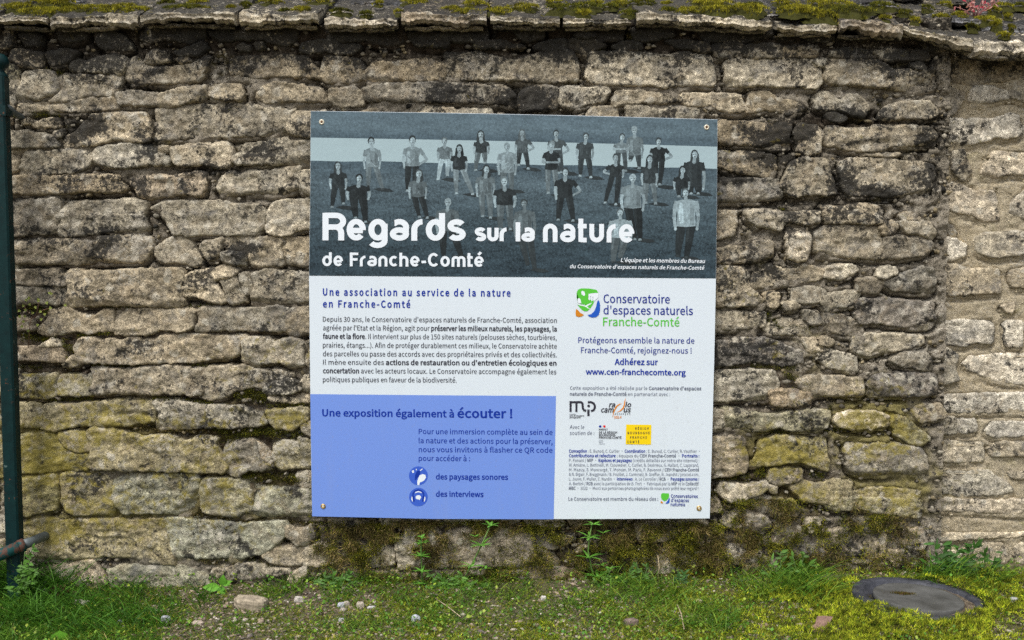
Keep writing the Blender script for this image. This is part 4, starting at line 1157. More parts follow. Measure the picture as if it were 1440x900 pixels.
def ell(cx, cy, rx, ry, n=10, a0=0, rot=0):
    return [(cx + rx * math.cos(a0 + 2 * math.pi * k / n) * math.cos(rot) - ry * math.sin(a0 + 2 * math.pi * k / n) * math.sin(rot),
             cy + rx * math.cos(a0 + 2 * math.pi * k / n) * math.sin(rot) + ry * math.sin(a0 + 2 * math.pi * k / n) * math.cos(rot)) for k in range(n)]
def limb(x0, y0, x1, y1, w0, w1):
    dx, dy = x1 - x0, y1 - y0; l = math.hypot(dx, dy) + 1e-6; nx, ny = -dy / l, dx / l
    return [(x0 + nx * w0 / 2, y0 + ny * w0 / 2), (x1 + nx * w1 / 2, y1 + ny * w1 / 2), (x1 - nx * w1 / 2, y1 - ny * w1 / 2), (x0 - nx * w0 / 2, y0 - ny * w0 / 2)]
def gr(v): return (v * .80, v * 1.06, v * 1.17)
def figure(hx, hy, s, bw, top, leg, hair, feet, waist, arms='down', longhair=False, dx=0, skin=.34, crop=None, tlen=None, shoe=.3):
    """one printed person: head at (hx, hy), head height s, body width bw, waist line y, feet points"""
    P, C = [], []
    rj = random.Random(int(hx * 7 + hy))
    def add(p, v, k=1.0): P.append([(x + rj.uniform(-.35, .35), y + rj.uniform(-.35, .35)) for x, y in p]); C.append(gr(min(v, .40) * k * rj.uniform(.85, 1.12) * .82))
    sh = hy + s * .78                                   # shoulder line
    rp = random.Random(int(hx * 3 + hy * 5)); cx = hx + dx + rp.uniform(-1.6, 1.6)
    # the shadow each throws on the meadow, printed with the rest
    fx0 = sum(f[0] for f in feet) / 2; fy0 = max(f[1] for f in feet)
    add([(fx0 - 3, fy0), (fx0 + 8, fy0 - 2), (fx0 + 20, fy0 - .5), (fx0 + 26, fy0 + 3), (fx0 + 16, fy0 + 4), (fx0 + 4, fy0 + 2.5)], .04)
    # legs
    for i, (fx, fy) in enumerate(feet):
        hxp = cx + (-1 if i == 0 else 1) * bw * .22
        kx, ky = (hxp + fx) / 2 + (i - .5) * .8, (waist + fy) / 2
        add(limb(hxp, waist - 2, kx, ky, bw * .43, bw * .34), leg); add(limb(kx, ky - .5, fx, fy, bw * .34, bw * .22), leg, .93)
        add(limb(hxp - bw * .12, waist, kx - bw * .09, ky, bw * .12, bw * .08), leg, 1.5)
        add([(fx - 2.6, fy + 1.6), (fx - 1.6, fy - 1.6), (fx + 1.6, fy - 1.5), (fx + 2.2, fy + 1.2)], shoe)
    # back arm and front arm
    def arm(side, mode):
        sx, sy = cx + side * bw * .47, sh + s * .25
        if mode == 'down': e = (sx + side * bw * .08, sy + (waist - sy) * .62); h_ = (sx + side * bw * .02, waist + (waist - sy) * .12)
        elif mode == 'hip': e = (sx + side * bw * .42, sy + (waist - sy) * .62); h_ = (cx + side * bw * .42, waist - 2)
        elif mode == 'cross': e = (sx + side * bw * .12, sy + (waist - sy) * .55); h_ = (cx - side * bw * .25, sy + (waist - sy) * .55)
        add(limb(sx - side * bw * .06, sy - s * .1, (sx + e[0]) / 2, (sy + e[1]) / 2, bw * .24, bw * .22), top, .9)
        add(limb((sx + e[0]) / 2, (sy + e[1]) / 2, e[0], e[1], bw * .17, bw * .15), skin, .8 if side > 0 else 1.1)
        add(limb(e[0], e[1], h_[0], h_[1], bw * .15, bw * .11), skin, .85 if side > 0 else 1.2)
        add(ell(h_[0], h_[1], bw * .07, bw * .08, 6), skin, 1.1)
    arms2 = arms if isinstance(arms, tuple) else (arms, arms)
    if arms2[0] != 'cross': arm(-1, arms2[0])
    if arms2[1] != 'cross': arm(1, arms2[1])
    # torso
    tl = tlen if tlen else waist
    add([(cx - bw * .2, sh - .8), (cx - bw * .46, sh + s * .14), (cx - bw * .52, sh + s * .5), (cx - bw * .4, (sh + tl) / 2), (cx - bw * .43, tl), (cx, tl + 1.2), (cx + bw * .43, tl), (cx + bw * .4, (sh + tl) / 2),
         (cx + bw * .52, sh + s * .5), (cx + bw * .46, sh + s * .14), (cx + bw * .2, sh - .8)], top)
    add([(cx - bw * .3, sh + s * .3), (cx - bw * .36, (sh + tl) / 2), (cx - bw * .3, tl - 3), (cx - bw * .12, tl - 5), (cx - bw * .14, sh + s * .4)], top, 1.35)
    add([(cx + bw * .18, sh + s * .4), (cx + bw * .16, tl - 2), (cx + bw * .36, tl - 1), (cx + bw * .36, sh + s * .7)], top, .72)
    for q in range(4):
        fx_ = rp.uniform(-.32, .32); fy_ = rp.uniform(.25, .9); yy = sh + (tl - sh) * fy_
        add(limb(cx + bw * fx_, yy, cx + bw * (fx_ + rp.uniform(-.25, .25)), yy + rp.uniform(3, 7), 1.1, .5), top, rp.choice((.55, .65, 1.5, 1.7)))
    if arms2[0] == 'cross': arm(-1, 'cross')
    if arms2[1] == 'cross': arm(1, 'cross')
    # neck, hair, face
    if longhair:
        add([(hx - s * .42, hy - s * .1), (hx - s * .5, hy + s * .75), (hx - s * .2, hy + s * .95), (hx + s * .25, hy + s * .95), (hx + s * .5, hy + s * .7), (hx + s * .42, hy - s * .1)], hair)
    add([(hx - s * .15, hy + s * .25), (cx - s * .22, sh + s * .12), (cx, sh + s * .3), (cx + s * .22, sh + s * .12), (hx + s * .15, hy + s * .25)], skin, .9)
    add(ell(hx, hy - s * .08, s * .38, s * .46, 10), hair)
    add(ell(hx, hy + s * .06, s * .29, s * .40, 10), skin)
    add([(hx - s * .26, hy - s * .1), (hx - s * .02, hy - s * .18), (hx - s * .03, hy + s * .3), (hx - s * .2, hy + s * .26)], skin, 1.5)
    add([(hx - s * .22, hy - s * .03), (hx - s * .06, hy - s * .03), (hx - s * .06, hy + s * .03), (hx - s * .22, hy + s * .03)], .05)
    add([(hx + s * .06, hy - s * .03), (hx + s * .21, hy - s * .03), (hx + s * .21, hy + s * .03), (hx + s * .06, hy + s * .03)], .05)
    add([(hx - s * .1, hy + s * .22), (hx + s * .12, hy + s * .22), (hx + s * .08, hy + s * .28), (hx - s * .06, hy + s * .28)], .07)
    return P, C
FIGS = [  # back to front: hx, hy, head height, body width, top, leg, hair, feet, waist, arms, ...
 dict(a=(676, 189, 12, 19, .045, .13, .05, [(669, 239), (682, 229)], 214), longhair=True),
 dict(a=(734, 187, 11, 18, .10, .04, .13, [(729, 232), (743, 237)], 214), longhair=True, arms=('down', 'hip')),
 dict(a=(782, 188, 11, 20, .085, .06, .06, [(786, 243), (790, 242)], 218), arms=('cross', 'hip')),
 dict(a=(892, 183, 12, 20, .20, .06, .3, [(886, 226), (899, 236)], 218), skin=.3),
 dict(a=(824, 192, 11, 21, .065, .04, .08, [(816, 247), (831, 249)], 222), shoe=.5),
 dict(a=(522, 199, 13, 21, .22, .14, .03, [(518, 262), (538, 266)], 234), shoe=.06),
 dict(a=(580, 197, 13, 23, .26, .03, .035, [(573, 268), (582, 262)], 233), arms=('down', 'hip')),
 dict(a=(625, 198, 11, 18, .16, .42, .15, [(616, 252), (629, 246)], 223), shoe=.6),
 dict(a=(875, 193, 11, 18, .20, .08, .06, [(870, 240), (880, 240)], 214), arms=('cross', 'down')),
 dict(a=(926, 199, 11, 21, .03, .028, .06, [(923, 262), (928, 259)], 226), arms=('down', 'hip')),
 dict(a=(646, 209, 12, 20, .035, .2, .03, [(642, 272), (665, 273)], 238), longhair=True, shoe=.6),
 dict(a=(713, 206, 11, 23, .30, .12, .28, [(707, 266), (719, 268)], 242), shoe=.1),
 dict(a=(776, 204, 12, 20, .03, .16, .2, [(771, 271), (783, 274)], 238), arms='cross', shoe=.6),
 dict(a=(866, 222, 12, 20, .04, .03, .06, [(851, 285), (866, 287)], 247), arms=('hip', 'down'), shoe=.7),
 dict(a=(977, 217, 13, 26, .04, .03, .06, [(972, 272), (982, 272)], 262), longhair=True),
 dict(a=(914, 224, 13, 20, .05, .16, .04, [(908, 285), (922, 286)], 257), longhair=True),
 dict(a=(475, 233, 12, 21, .035, .03, .05, [(467, 291), (483, 286)], 263), longhair=True),
 dict(a=(589, 244, 13, 22, .13, .03, .06, [(590, 305), (601, 306)], 276), longhair=True),
 dict(a=(684, 238, 13, 23, .17, .14, .05, [(679, 304), (690, 306)], 273), longhair=True, skin=.36),
 dict(a=(960, 239, 12, 20, .03, .03, .035, [(955, 276), (962, 276)], 264), longhair=True),
 dict(a=(795, 242, 13, 25, .03, .03, .06, [(785, 309), (806, 310)], 277), arms=('down', 'hip')),
 dict(a=(505, 251, 13, 29, .028, .025, .03, [(500, 306), (514, 312)], 278), arms='down'),
 dict(a=(709, 255, 14, 27, .035, .12, .18, [(704, 322), (718, 322)], 288), skin=.4),
 dict(a=(890, 251, 13, 29, .22, .025, .34, [(893, 336), (900, 337)], 292), skin=.38),
 dict(a=(964, 271, 13, 31, .50, .03, .12, [(953, 360), (965, 362)], 318), skin=.42, shoe=.05),
 dict(a=(630, 285, 13, 28, .12, .03, .33, [(624, 360), (649, 360)], 324), skin=.3, shoe=.04),
 dict(a=(737, 286, 13, 26, .15, .05, .06, [(742, 372), (752, 379)], 330), skin=.2, shoe=.04),
 dict(a=(872, 299, 13, 29, .36, .10, .12, [(862, 368), (872, 362)], 334), skin=.36, shoe=.07)]
for i, f in enumerate(FIGS):
    a = f.pop('a')
    P, C = figure(*a, **f)
    # each figure: overlapping flats stepped a hair apart
    V, F, CC = [], [], []
    for j, (q, c) in enumerate(zip(P, C)):
        n0 = len(V)
        area = sum((q[k][0] * q[(k + 1) % len(q)][1] - q[(k + 1) % len(q)][0] * q[k][1]) for k in range(len(q)))
        V += [bp3(x, y, .0006 + i * 1e-5 + j * 3e-6) for x, y in q]
        CC += [c] * len(q)
        fc = tuple(range(n0, n0 + len(q)))
        F.append(fc if area < 0 else fc[::-1])
    o = mesh_obj('printed_figure', np.array(V) - np.array(board.location), F, M_PHOTO, board, False, cols=np.array(CC))
    at = o.data.attributes.new('Grain', 'FLOAT', 'POINT'); at.data.foreach_set('value', np.full(len(V), .30, dtype=np.float32))

# ---- hand-drawn rounded lettering of the title
def arcp(cx, cy, rx, ry, a0, a1, n=14):
    return [(cx + rx * math.cos(math.radians(a0 + (a1 - a0) * k / n)), cy + ry * math.sin(math.radians(a0 + (a1 - a0) * k / n))) for k in range(n + 1)]
H_ = .125
def glyph(ch, cap=1.28):
    W, h = .80, H_
    r = W / 2 - h
    if ch == 'e': return W, [arcp(W / 2, .5, r, .5 - h, -3, 318, 28), [(h + .02, .46), (W - h, .46)]]
    if ch == 'é': return W, [arcp(W / 2, .5, r, .5 - h, -3, 318, 28), [(h + .02, .46), (W - h, .46)], [(W * .42, 1.12), (W * .70, 1.36)]]
    if ch == 'o': return W, [arcp(W / 2, .5, r, .5 - h, 90, 450, 28)]
    if ch == 'c': return .72, [arcp(W / 2, .5, r, .5 - h, 48, 315, 22)]
    if ch == 'g': return W, [arcp(W / 2, .5, r, .5 - h, 0, 360, 28), [(W - h, .78), (W - h, .0)] + arcp(W / 2 - .02, .0, r + .02, .22, 0, -150, 12)[1:]]
    if ch == 'd': return W, [arcp(W / 2, .5, r, .5 - h, 0, 360, 28), [(W - h, 0.35), (W - h, cap)]]
    if ch == 'a': return W - .02, [[(h + .06, .84 - .04)] + arcp(W / 2 - .01, .62, r, .38 - h + 0, 135, 0, 12) + [(W - h - .02, .5), (W - h - .02, .28)], arcp(W / 2 - .01, .31, r, .31 - h + .0, 0, 360, 24)]
    if ch == 'r': return .50, [[(h, 0), (h, .5)] + arcp(h + .33, .5, .33, .5 - h, 180, 88, 10)[1:]]
    if ch == 's': return .76, [arcp(.38, .695, .38 - h, .18, 25, 270, 14) + arcp(.38, .305, .38 - h, .18 + .0, 90, -155, 14)[1:]]
    if ch == 'u': return .76, [[(h, 1.0), (h, .40)] + arcp(.38, .40, .38 - h, .40 - h, 180, 360, 14)[1:] + [(.76 - h, 1.0)]]
    if ch == 'n': return .76, [[(h, 0), (h, .60)] + arcp(.38, .60, .38 - h, .40 - h, 180, 0, 14)[1:] + [(.76 - h, 0)]]
    if ch == 'm': return 1.16, [[(h, 0), (h, .66)] + arcp(.35, .66, .35 - h, .34 - h, 180, 0, 10)[1:] + [(.70 - h, 0)], [(.70 - h, .66)] + arcp(.70 - h + .23, .66, .23, .34 - h, 180, 0, 10)[1:] + [(1.16 - h, 0)]]
    if ch == 'l': return .26, [[(h, 0), (h, cap)]]
    if ch == 't': return .46, [[(h + .03, 1.28), (h + .03, .02)], [(h + .03, h), (.46, h)], [(0, 1 - h), (.46, 1 - h)]]
    if ch == 'h': return .76, [[(h, 0), (h, cap)], [(h, .60)] + arcp(.38, .60, .38 - h, .40 - h, 180, 0, 14)[1:] + [(.76 - h, 0)]]
    if ch == 'R': return .90, [[(h, 0), (h, cap - .01)], [(h, cap - h), (.56, cap - h)] + arcp(.56, cap - h - .27, .34 - h + .08, .27, 90, -90, 14)[1:] + [(h, cap - h - .54)], [(.50, cap - h - .54)] + arcp(.56, .32, .90 - h - .56, cap - h - .54 - .32, 90, 0, 8)[1:] + [(.90 - h, 0)]]
    if ch == 'F': return .70, [[(h, 0), (h, cap)], [(h, cap - h), (.70, cap - h)], [(h, cap * .5), (.64, cap * .5)]]
    if ch == 'C': return .90, [arcp(.48, cap / 2, .48 - h, cap / 2 - h, 42, 318, 24)]
    if ch == '-': return .42, [[(0.02, .44), (.40, .44)]]
    return .3, []
def ribbon(pts, hw):
    pts = [np.array(p) for p in pts]
    L_, R_ = [], []
    closed = np.linalg.norm(pts[0] - pts[-1]) < 1e-6
    n = len(pts)
    for i in range(n):
        a = pts[i - 1] if i else (pts[-2] if closed else None)
        b = pts[i + 1] if i < n - 1 else (pts[1] if closed else None)
        d1 = (pts[i] - a) if a is not None else (b - pts[i])
        d2 = (b - pts[i]) if b is not None else d1
        d1 = d1 / (np.linalg.norm(d1) + 1e-9); d2 = d2 / (np.linalg.norm(d2) + 1e-9)
        n1, n2 = np.array([-d1[1], d1[0]]), np.array([-d2[1], d2[0]])
        m = n1 + n2; m /= np.linalg.norm(m) + 1e-9
        k = hw / max(.5, m @ n1)
        L_.append(pts[i] + m * k); R_.append(pts[i] - m * k)
    return L_, R_
def title(name, text, x0, x1, yb0, yb1, xh, cap=1.28, gap=.10, space=.42, lift=.0012, weight=1.0):
    adv, G = 0, []
    for ch in text:
        if ch == ' ': adv += space; continue
        w_, st = glyph(ch, cap)
        G.append((adv, st)); adv += w_ + gap
    adv -= gap
    V, F = [], []
    for gi, (ox, st) in enumerate(G):
        for si, s in enumerate(st):
            Lp, Rp = ribbon(s, H_ * weight)
            n0 = len(V)
            for a, b in zip(Lp, Rp):
                for q in (a, b):
                    t = (ox + q[0]) / adv
                    V.append(bp3(x0 + t * (x1 - x0), yb0 + t * (yb1 - yb0) - q[1] * xh, lift + si * 2e-5))
            for k in range(len(Lp) - 1):
                F.append((n0 + 2 * k, n0 + 2 * k + 1, n0 + 2 * k + 3, n0 + 2 * k + 2))
    return mesh_obj(name, np.array(V) - np.array(board.location), F, M_LETTER, board, False)
M_LETTER = plain_mat('letter_white', (.76, .82, .88), .45)
title('title_lettering', 'Regards', 453.5, 655, 338, 338.8, 30.5)
title('title_lettering', 'sur', 668, 713, 338.8, 339.2, 18.8, weight=1.15)
title('title_lettering', 'la', 725.5, 751.5, 339.4, 339.6, 19.5, cap=1.38, weight=1.15)
title('title_lettering', 'nature', 763.5, 892, 340.4, 341.2, 26, gap=.14)
title('subtitle_lettering', 'de Franche-Comté', 453, 680.5, 374.3, 375.4, 15.2, weight=.92, gap=.12)

# ---- small type
_fd = os.path.join(bpy.utils.system_resource('DATAFILES'), 'fonts')
FONT = None
try:
    FONT = bpy.data.fonts.load(os.path.join(_fd, 'Noto Sans CJK Regular.woff2'))
except Exception:
    FONT = None
def inkmat(n, c): return plain_mat(n, c, .8, .12)
INK = {'k': inkmat('ink_black', (.035, .035, .05)), 'n': inkmat('ink_navy', (.012, .03, .26)), 'w': M_LETTER, 'b': inkmat('ink_blue', (.008, .035, .32)),
       'g': inkmat('ink_green', (.10, .52, .05)), 'o': inkmat('ink_orange', (.72, .24, .01)), 'y': inkmat('ink_grey', (.16, .18, .24)),
       'Y': inkmat('print_yellow', (.86, .62, .01)), 'R': inkmat('print_red', (.7, .02, .02)), 'B': inkmat('print_royal', (.02, .10, .50)), 'c': inkmat('print_brown_orange', (.60, .22, .02)),
       'i': inkmat('print_icon_blue', (.045, .115, .56))}
TEXTS = []
def font_obj(body, styles_per_char, n_styles, off, spacing=1.0, wspace=1.0):
    c = bpy.data.curves.new('type', 'FONT'); c.body = body
    if FONT: c.font = FONT
    c.resolution_u = 2; c.offset = off; c.space_character = spacing; c.space_word = wspace
    for _ in range(n_styles): c.materials.append(None)
    for i, st in enumerate(styles_per_char): c.body_format[i].material_index = st
    o = bpy.data.objects.new('type', c); COL.objects.link(o)
    return o
def line(runs, x0, x1, y0, y1, cap, name='lettering', slant=0.0, spacing=1.0, wspace=1.0, weight=1.0, lift=.0009):
    """runs: [(text, ink, bold)]; fitted between x0 and x1 with its baseline from y0 to y1; cap = capital height"""
    body = ''.join(t for t, _, _ in runs)
    styles = []; per = []
    for t, ink, bold in runs:
        if (ink, bold) not in styles: styles.append((ink, bold))
        per += [styles.index((ink, bold))] * len(t)
    objs = []
    for si, (ink, bold) in enumerate(styles):
        objs.append((font_obj(body, per, len(styles), (.026 * (weight if weight > 0 else 1) if bold else .003 * (1 - weight * .5 if weight < 0 else weight)) * FS, spacing, wspace), si, ink))
    TEXTS.append((objs, x0, x1, y0, y1, cap, name, slant, lift))
# measure the font's capitals first
FS = 1.0
def measure():
    o = font_obj('H', [0], 1, 0)
    bpy.context.view_layer.update()
    me = bpy.data.meshes.new_from_object(o.evaluated_get(bpy.context.evaluated_depsgraph_get()))
    ys = [v.co.y for v in me.vertices]
    h = max(ys) - min(ys)
    bpy.data.objects.remove(o); bpy.data.meshes.remove(me)
    return h
CAPH = measure()
FS = CAPH / .70
K, Kb, NB, Nn = 'k', 'k', 'n', 'n'
def T(t, ink='k', bold=False): return (t, ink, bold)
# header credit
line([T("L'équipe et les membres du Bureau", 'w', True)], 873, 991, 368.3, 369.8, 5.2, 'credit_lettering', slant=.2, lift=.0013, weight=.8)
line([T("du Conservatoire d'espaces naturels de Franche-Comté", 'w', True)], 801, 990, 377.0, 379.3, 5.0, 'credit_lettering', slant=.2, lift=.0013, weight=.8)
# left column
line([T("Une association au service de la nature", 'b', True)], 454, 718, 415.3, 416.8, 9.6, 'heading_lettering', spacing=1.12)
line([T("en Franche-Comté", 'b', True)], 454, 577, 432, 432.6, 9.6, 'heading_lettering', spacing=1.12)
BODY = [
 ([T("Depuis 30 ans, le Conservatoire d'espaces naturels de Franche-Comté, association")], 454, 783, 452.2, 454.0),
 ([T("agréée par l'Etat et la Région, agit pour "), T("préserver les milieux naturels, les paysages, la", 'k', True)], 454, 783, 464.2, 466.0),
 ([T("faune et la flore", 'k', True), T(". Il intervient sur plus de 150 sites naturels (pelouses sèches, tourbières,")], 454, 783, 476.2, 478.0),
 ([T("prairies, étangs...). Afin de protéger durablement ces milieux, le Conservatoire achète")], 454, 783, 488.6, 490.3),
 ([T("des parcelles ou passe des accords avec des propriétaires privés et des collectivités.")], 454, 783, 500.8, 502.3),
 ([T("Il mène ensuite des "), T("actions de restauration ou d'entretien écologiques en", 'k', True)], 454, 782.5, 512.7, 514.0),
 ([T("concertation", 'k', True), T(" avec les acteurs locaux. Le Conservatoire accompagne également les")], 454, 782.5, 524.6, 526.3),
 ([T("politiques publiques en faveur de la biodiversité.")], 454, 642, 537.0, 538.0)]
for runs, a, b_, c, d in BODY:
    line(runs, a, b_, c, d, 6.9, 'body_lettering')
# blue field
line([T("Une exposition également à ", 'b', True)], 453, 638.5, 585.2, 586.8, 9.6, 'heading_lettering')
line([T("écouter !", 'b', True)], 643, 720.5, 587.2, 587.8, 12.2, 'heading_lettering')
line([T("Pour une immersion complète au sein de", 'b')], 588.8, 777, 610.2, 611.5, 7.2, 'invitation_lettering', weight=-3)
line([T("la nature et des actions pour la préserver,", 'b')], 588.8, 777, 623.0, 624.5, 7.2, 'invitation_lettering', weight=-3)
line([T("nous vous invitons à flasher ce QR code", 'b')], 588.8, 777, 635.6, 636.6, 7.2, 'invitation_lettering', weight=-3)
line([T("pour accéder à :", 'b')], 588.8, 661, 648.0, 648.4, 7.2, 'invitation_lettering', weight=-3)
line([T("des paysages sonores", 'b', True)], 612.8, 714.5, 674.0, 674.6, 7.4, 'invitation_lettering')
line([T("des interviews", 'b', True)], 612.8, 680, 698.3, 698.8, 7.4, 'invitation_lettering')
# right column
line([T("Conservatoire", 'n')], 848.5, 942, 425.8, 426.6, 11.8, 'logo_lettering', weight=-4)
line([T("d'espaces naturels", 'n')], 848.5, 974.5, 441.8, 442.8, 11.6, 'logo_lettering', weight=-4)
line([T("Franche-Comté", 'g')], 848, 955.5, 458.0, 458.9, 11.6, 'logo_lettering', weight=-4)
line([T("Protégeons ensemble la nature de", 'n')], 813.2, 976.5, 482.2, 483.0, 7.9, 'invitation_lettering', weight=-2)
line([T("Franche-Comté, rejoignez-nous !", 'n')], 817, 972.5, 496.3, 497.0, 7.9, 'invitation_lettering', weight=-2)
line([T("Adhérez sur", 'b', True)], 864.2, 925.3, 512.8, 513.2, 8.0, 'heading_lettering')
line([T("www.cen-franchecomte.org", 'b', True)], 823.7, 964.3, 526.4, 527.8, 7.6, 'heading_lettering')
line([T("Cette exposition a été réalisée par le ", 'y'), T("Conservatoire d'espaces", 'y', True)], 801.3, 986.2, 547.8, 548.6, 4.7, 'credit_lettering')
line([T("naturels de Franche-Comté", 'y', True), T(" en partenariat avec :", 'y')], 801.3, 942.5, 556.2, 556.7, 4.7, 'credit_lettering')
line([T("Avec le", 'y')], 801, 821.5, 603.0, 603.0, 5.2, 'credit_lettering', slant=.08)
line([T("soutien de :", 'y')], 801, 835.5, 611.4, 611.4, 5.2, 'credit_lettering', slant=.08)
SM = [
 [T("Conception", 'b', True), T(" : E. Bunod, C. Curlier • ", 'y'), T("Coordination", 'b', True), T(" : E. Bunod, C. Curlier, R. Vauthier •", 'y')],
 [T("Contributions et relecture", 'b', True), T(" : équipes du ", 'y'), T("CEN Franche-Comté", 'y', True), T(" • ", 'y'), T("Portraits :", 'b', True)],
 [T("P. Fonani / ", 'y'), T("MIP", 'y', True), T(" • ", 'y'), T("Espèces et paysages", 'b', True), T(" (crédits détaillés sur notre site internet) :", 'y')],
 [T("W. Amiane, L. Bettinelli, M. Crouvezier, C. Curlier, B. Dextrieux, G. Hallart, C. Lapprand,", 'y')],
 [T("M. Mazuy, S. Moncorgé, T. Morvan, M. Paris, F. Ravenot / ", 'y'), T("CEN Franche-Comté", 'y', True)],
 [T("& N. Bigarr, F. Bruggmann / B. Fouillet, J. Carminati, B. Greffier, N. Jeandot / juraciel.com,", 'y')],
 [T("L. Jouve, F. Muller, C. Nardin • ", 'y'), T("Interviews", 'b', True), T(" : A. Le Corroller / ", 'y'), T("RCB", 'y', True), T(" • ", 'y'), T("Paysages sonores :", 'b', True)],
 [T("A. Bertini / ", 'y'), T("RCB", 'y', True), T(" avec la participation de B. Fort • Fabriqué par la ", 'y'), T("MIP", 'y', True), T(" et le ", 'y'), T("Collectif", 'y', True)],
 [T("MBC", 'y', True), T(" • 2022 • Merci aux personnes photographiées de nous avoir prêté leur regard !", 'y')]]
XR = [984, 983.5, 983.3, 983, 983, 983, 983, 982.6, 982]
for i, runs in enumerate(SM):
    line(runs, 800, XR[i], 636.3 + i * 6.53, 636.6 + i * 6.53, 4.25, 'credit_lettering')
line([T("Le Conservatoire est membre du réseau des :", 'y', True)], 799.3, 925.5, 704.0, 704.0, 4.9, 'credit_lettering', weight=.45)
line([T("Conservatoires", 'n', True)], 943.5, 981.3, 699.7, 700.2, 4.6, 'logo_lettering', weight=.7)
line([T("d'espaces", 'n', True)], 943.5, 969, 705.7, 706.0, 4.6, 'logo_lettering', weight=.7)
line([T("naturels", 'n', True)], 943.2, 963.6, 711.6, 711.8, 4.6, 'logo_lettering', weight=.7)
# partner logos
line([T("musée", 'k')], 801, 809.5, 583.2, 583.2, 1.8, 'logo_lettering')
line([T("arts et imagerie", 'k', True)], 801, 821.5, 585.5, 585.5, 1.9, 'logo_lettering')
line([T("photographie", 'k', True)], 801, 816.5, 588.0, 588.0, 1.9, 'logo_lettering')
line([T("ra", 'k', True)], 856.2, 864.6, 572.6, 572.6, 7.0, 'logo_lettering', slant=.2)
line([T("io", 'k', True)], 879, 887.2, 572.4, 572.4, 7.0, 'logo_lettering', slant=.2)
line([T("cam", 'k', True)], 844.6, 862.3, 579.8, 579.8, 7.4, 'logo_lettering', slant=.2)
line([T("us", 'k', True)], 876.6, 886.5, 579.6, 579.6, 7.2, 'logo_lettering', slant=.2)
line([T("BESANÇON", 'k', True)], 864.4, 886, 583.2, 583.2, 2.2, 'logo_lettering', slant=.2, spacing=1.5)
line([T("102.4", 'o', True)], 863.4, 874, 588.4, 588.4, 3.4, 'logo_lettering')
line([T("PRÉFET", 'k', True)], 842.3, 854.7, 605.3, 605.3, 2.4, 'logo_lettering')
line([T("DE LA RÉGION", 'k', True)], 842.3, 867.8, 609.7, 609.7, 3.0, 'logo_lettering')
line([T("BOURGOGNE-", 'k', True)], 842.3, 866.2, 613.2, 613.2, 2.8, 'logo_lettering')
line([T("FRANCHE-COMTÉ", 'k', True)], 842.3, 874, 616.9, 616.9, 3.0, 'logo_lettering')
line([T("Liberté", 'y')], 842.3, 847.9, 620.3, 620.3, 1.7, 'logo_lettering', slant=.15)
line([T("Égalité", 'y')], 842.3, 847.9, 622.6, 622.6, 1.7, 'logo_lettering', slant=.15)
line([T("Fraternité", 'y')], 842.3, 850.4, 625.0, 625.0, 1.7, 'logo_lettering', slant=.15)
line([T("RÉGION", 'k', True)], 893.4, 912.2, 604.1, 604.1, 3.1, 'logo_lettering', spacing=1.25, lift=.0012)
line([T("BOURGOGNE", 'k', True)], 882.6, 913.6, 610.4, 610.4, 3.2, 'logo_lettering', spacing=1.2, lift=.0012)
line([T("FRANCHE", 'k', True)], 886.2, 909.6, 616.8, 616.8, 3.2, 'logo_lettering', spacing=1.25, lift=.0012)
line([T("COMTÉ", 'k', True)], 882.2, 899, 623.0, 623.0, 3.3, 'logo_lettering', spacing=1.25, lift=.0012)

def set_type():
    bpy.context.view_layer.update()
    dg = bpy.context.evaluated_depsgraph_get()
    for objs, x0, x1, y0, y1, cap, name, slant, lift in TEXTS:
        data = []
        for o, si, ink in objs:
            me = bpy.data.meshes.new_from_object(o.evaluated_get(dg))
            n = len(me.vertices)
            co = np.empty(n * 3, np.float32); me.vertices.foreach_get('co', co); co = co.reshape(-1, 3)
            data.append((co, [(p.material_index, tuple(p.vertices)) for p in me.polygons], si, ink))
            bpy.data.meshes.remove(me)
        mn = min(c[:, 0].min() for c, _, _, _ in data); mx = max(c[:, 0].max() for c, _, _, _ in data)
        V, F, MI, mats = [], [], [], []
        for co, fs, si, ink in data:
            keep = [f for mi, f in fs if mi == si]
            if not keep: continue
            mats.append(INK[ink])
            ids = sorted({i for f in keep for i in f}); rm = {i: len(V) + k for k, i in enumerate(ids)}
            for i in ids:
                t = (co[i, 0] - mn) / (mx - mn)
                up = co[i, 1] / CAPH * cap
                V.append(bp3(x0 + t * (x1 - x0) + up * slant, y0 + t * (y1 - y0) - up, lift))
            for f in keep:
                F.append(tuple(rm[i] for i in f)); MI.append(len(mats) - 1)
        o2 = mesh_obj(name, np.array(V) - np.array(board.location), F, None, board, False)
        for mm in mats: o2.data.materials.append(mm)
        o2.data.polygons.foreach_set('material_index', np.array(MI, dtype=np.int32))
        for o, _, _ in objs:
            c = o.data; bpy.data.objects.remove(o); bpy.data.curves.remove(c)
set_type()

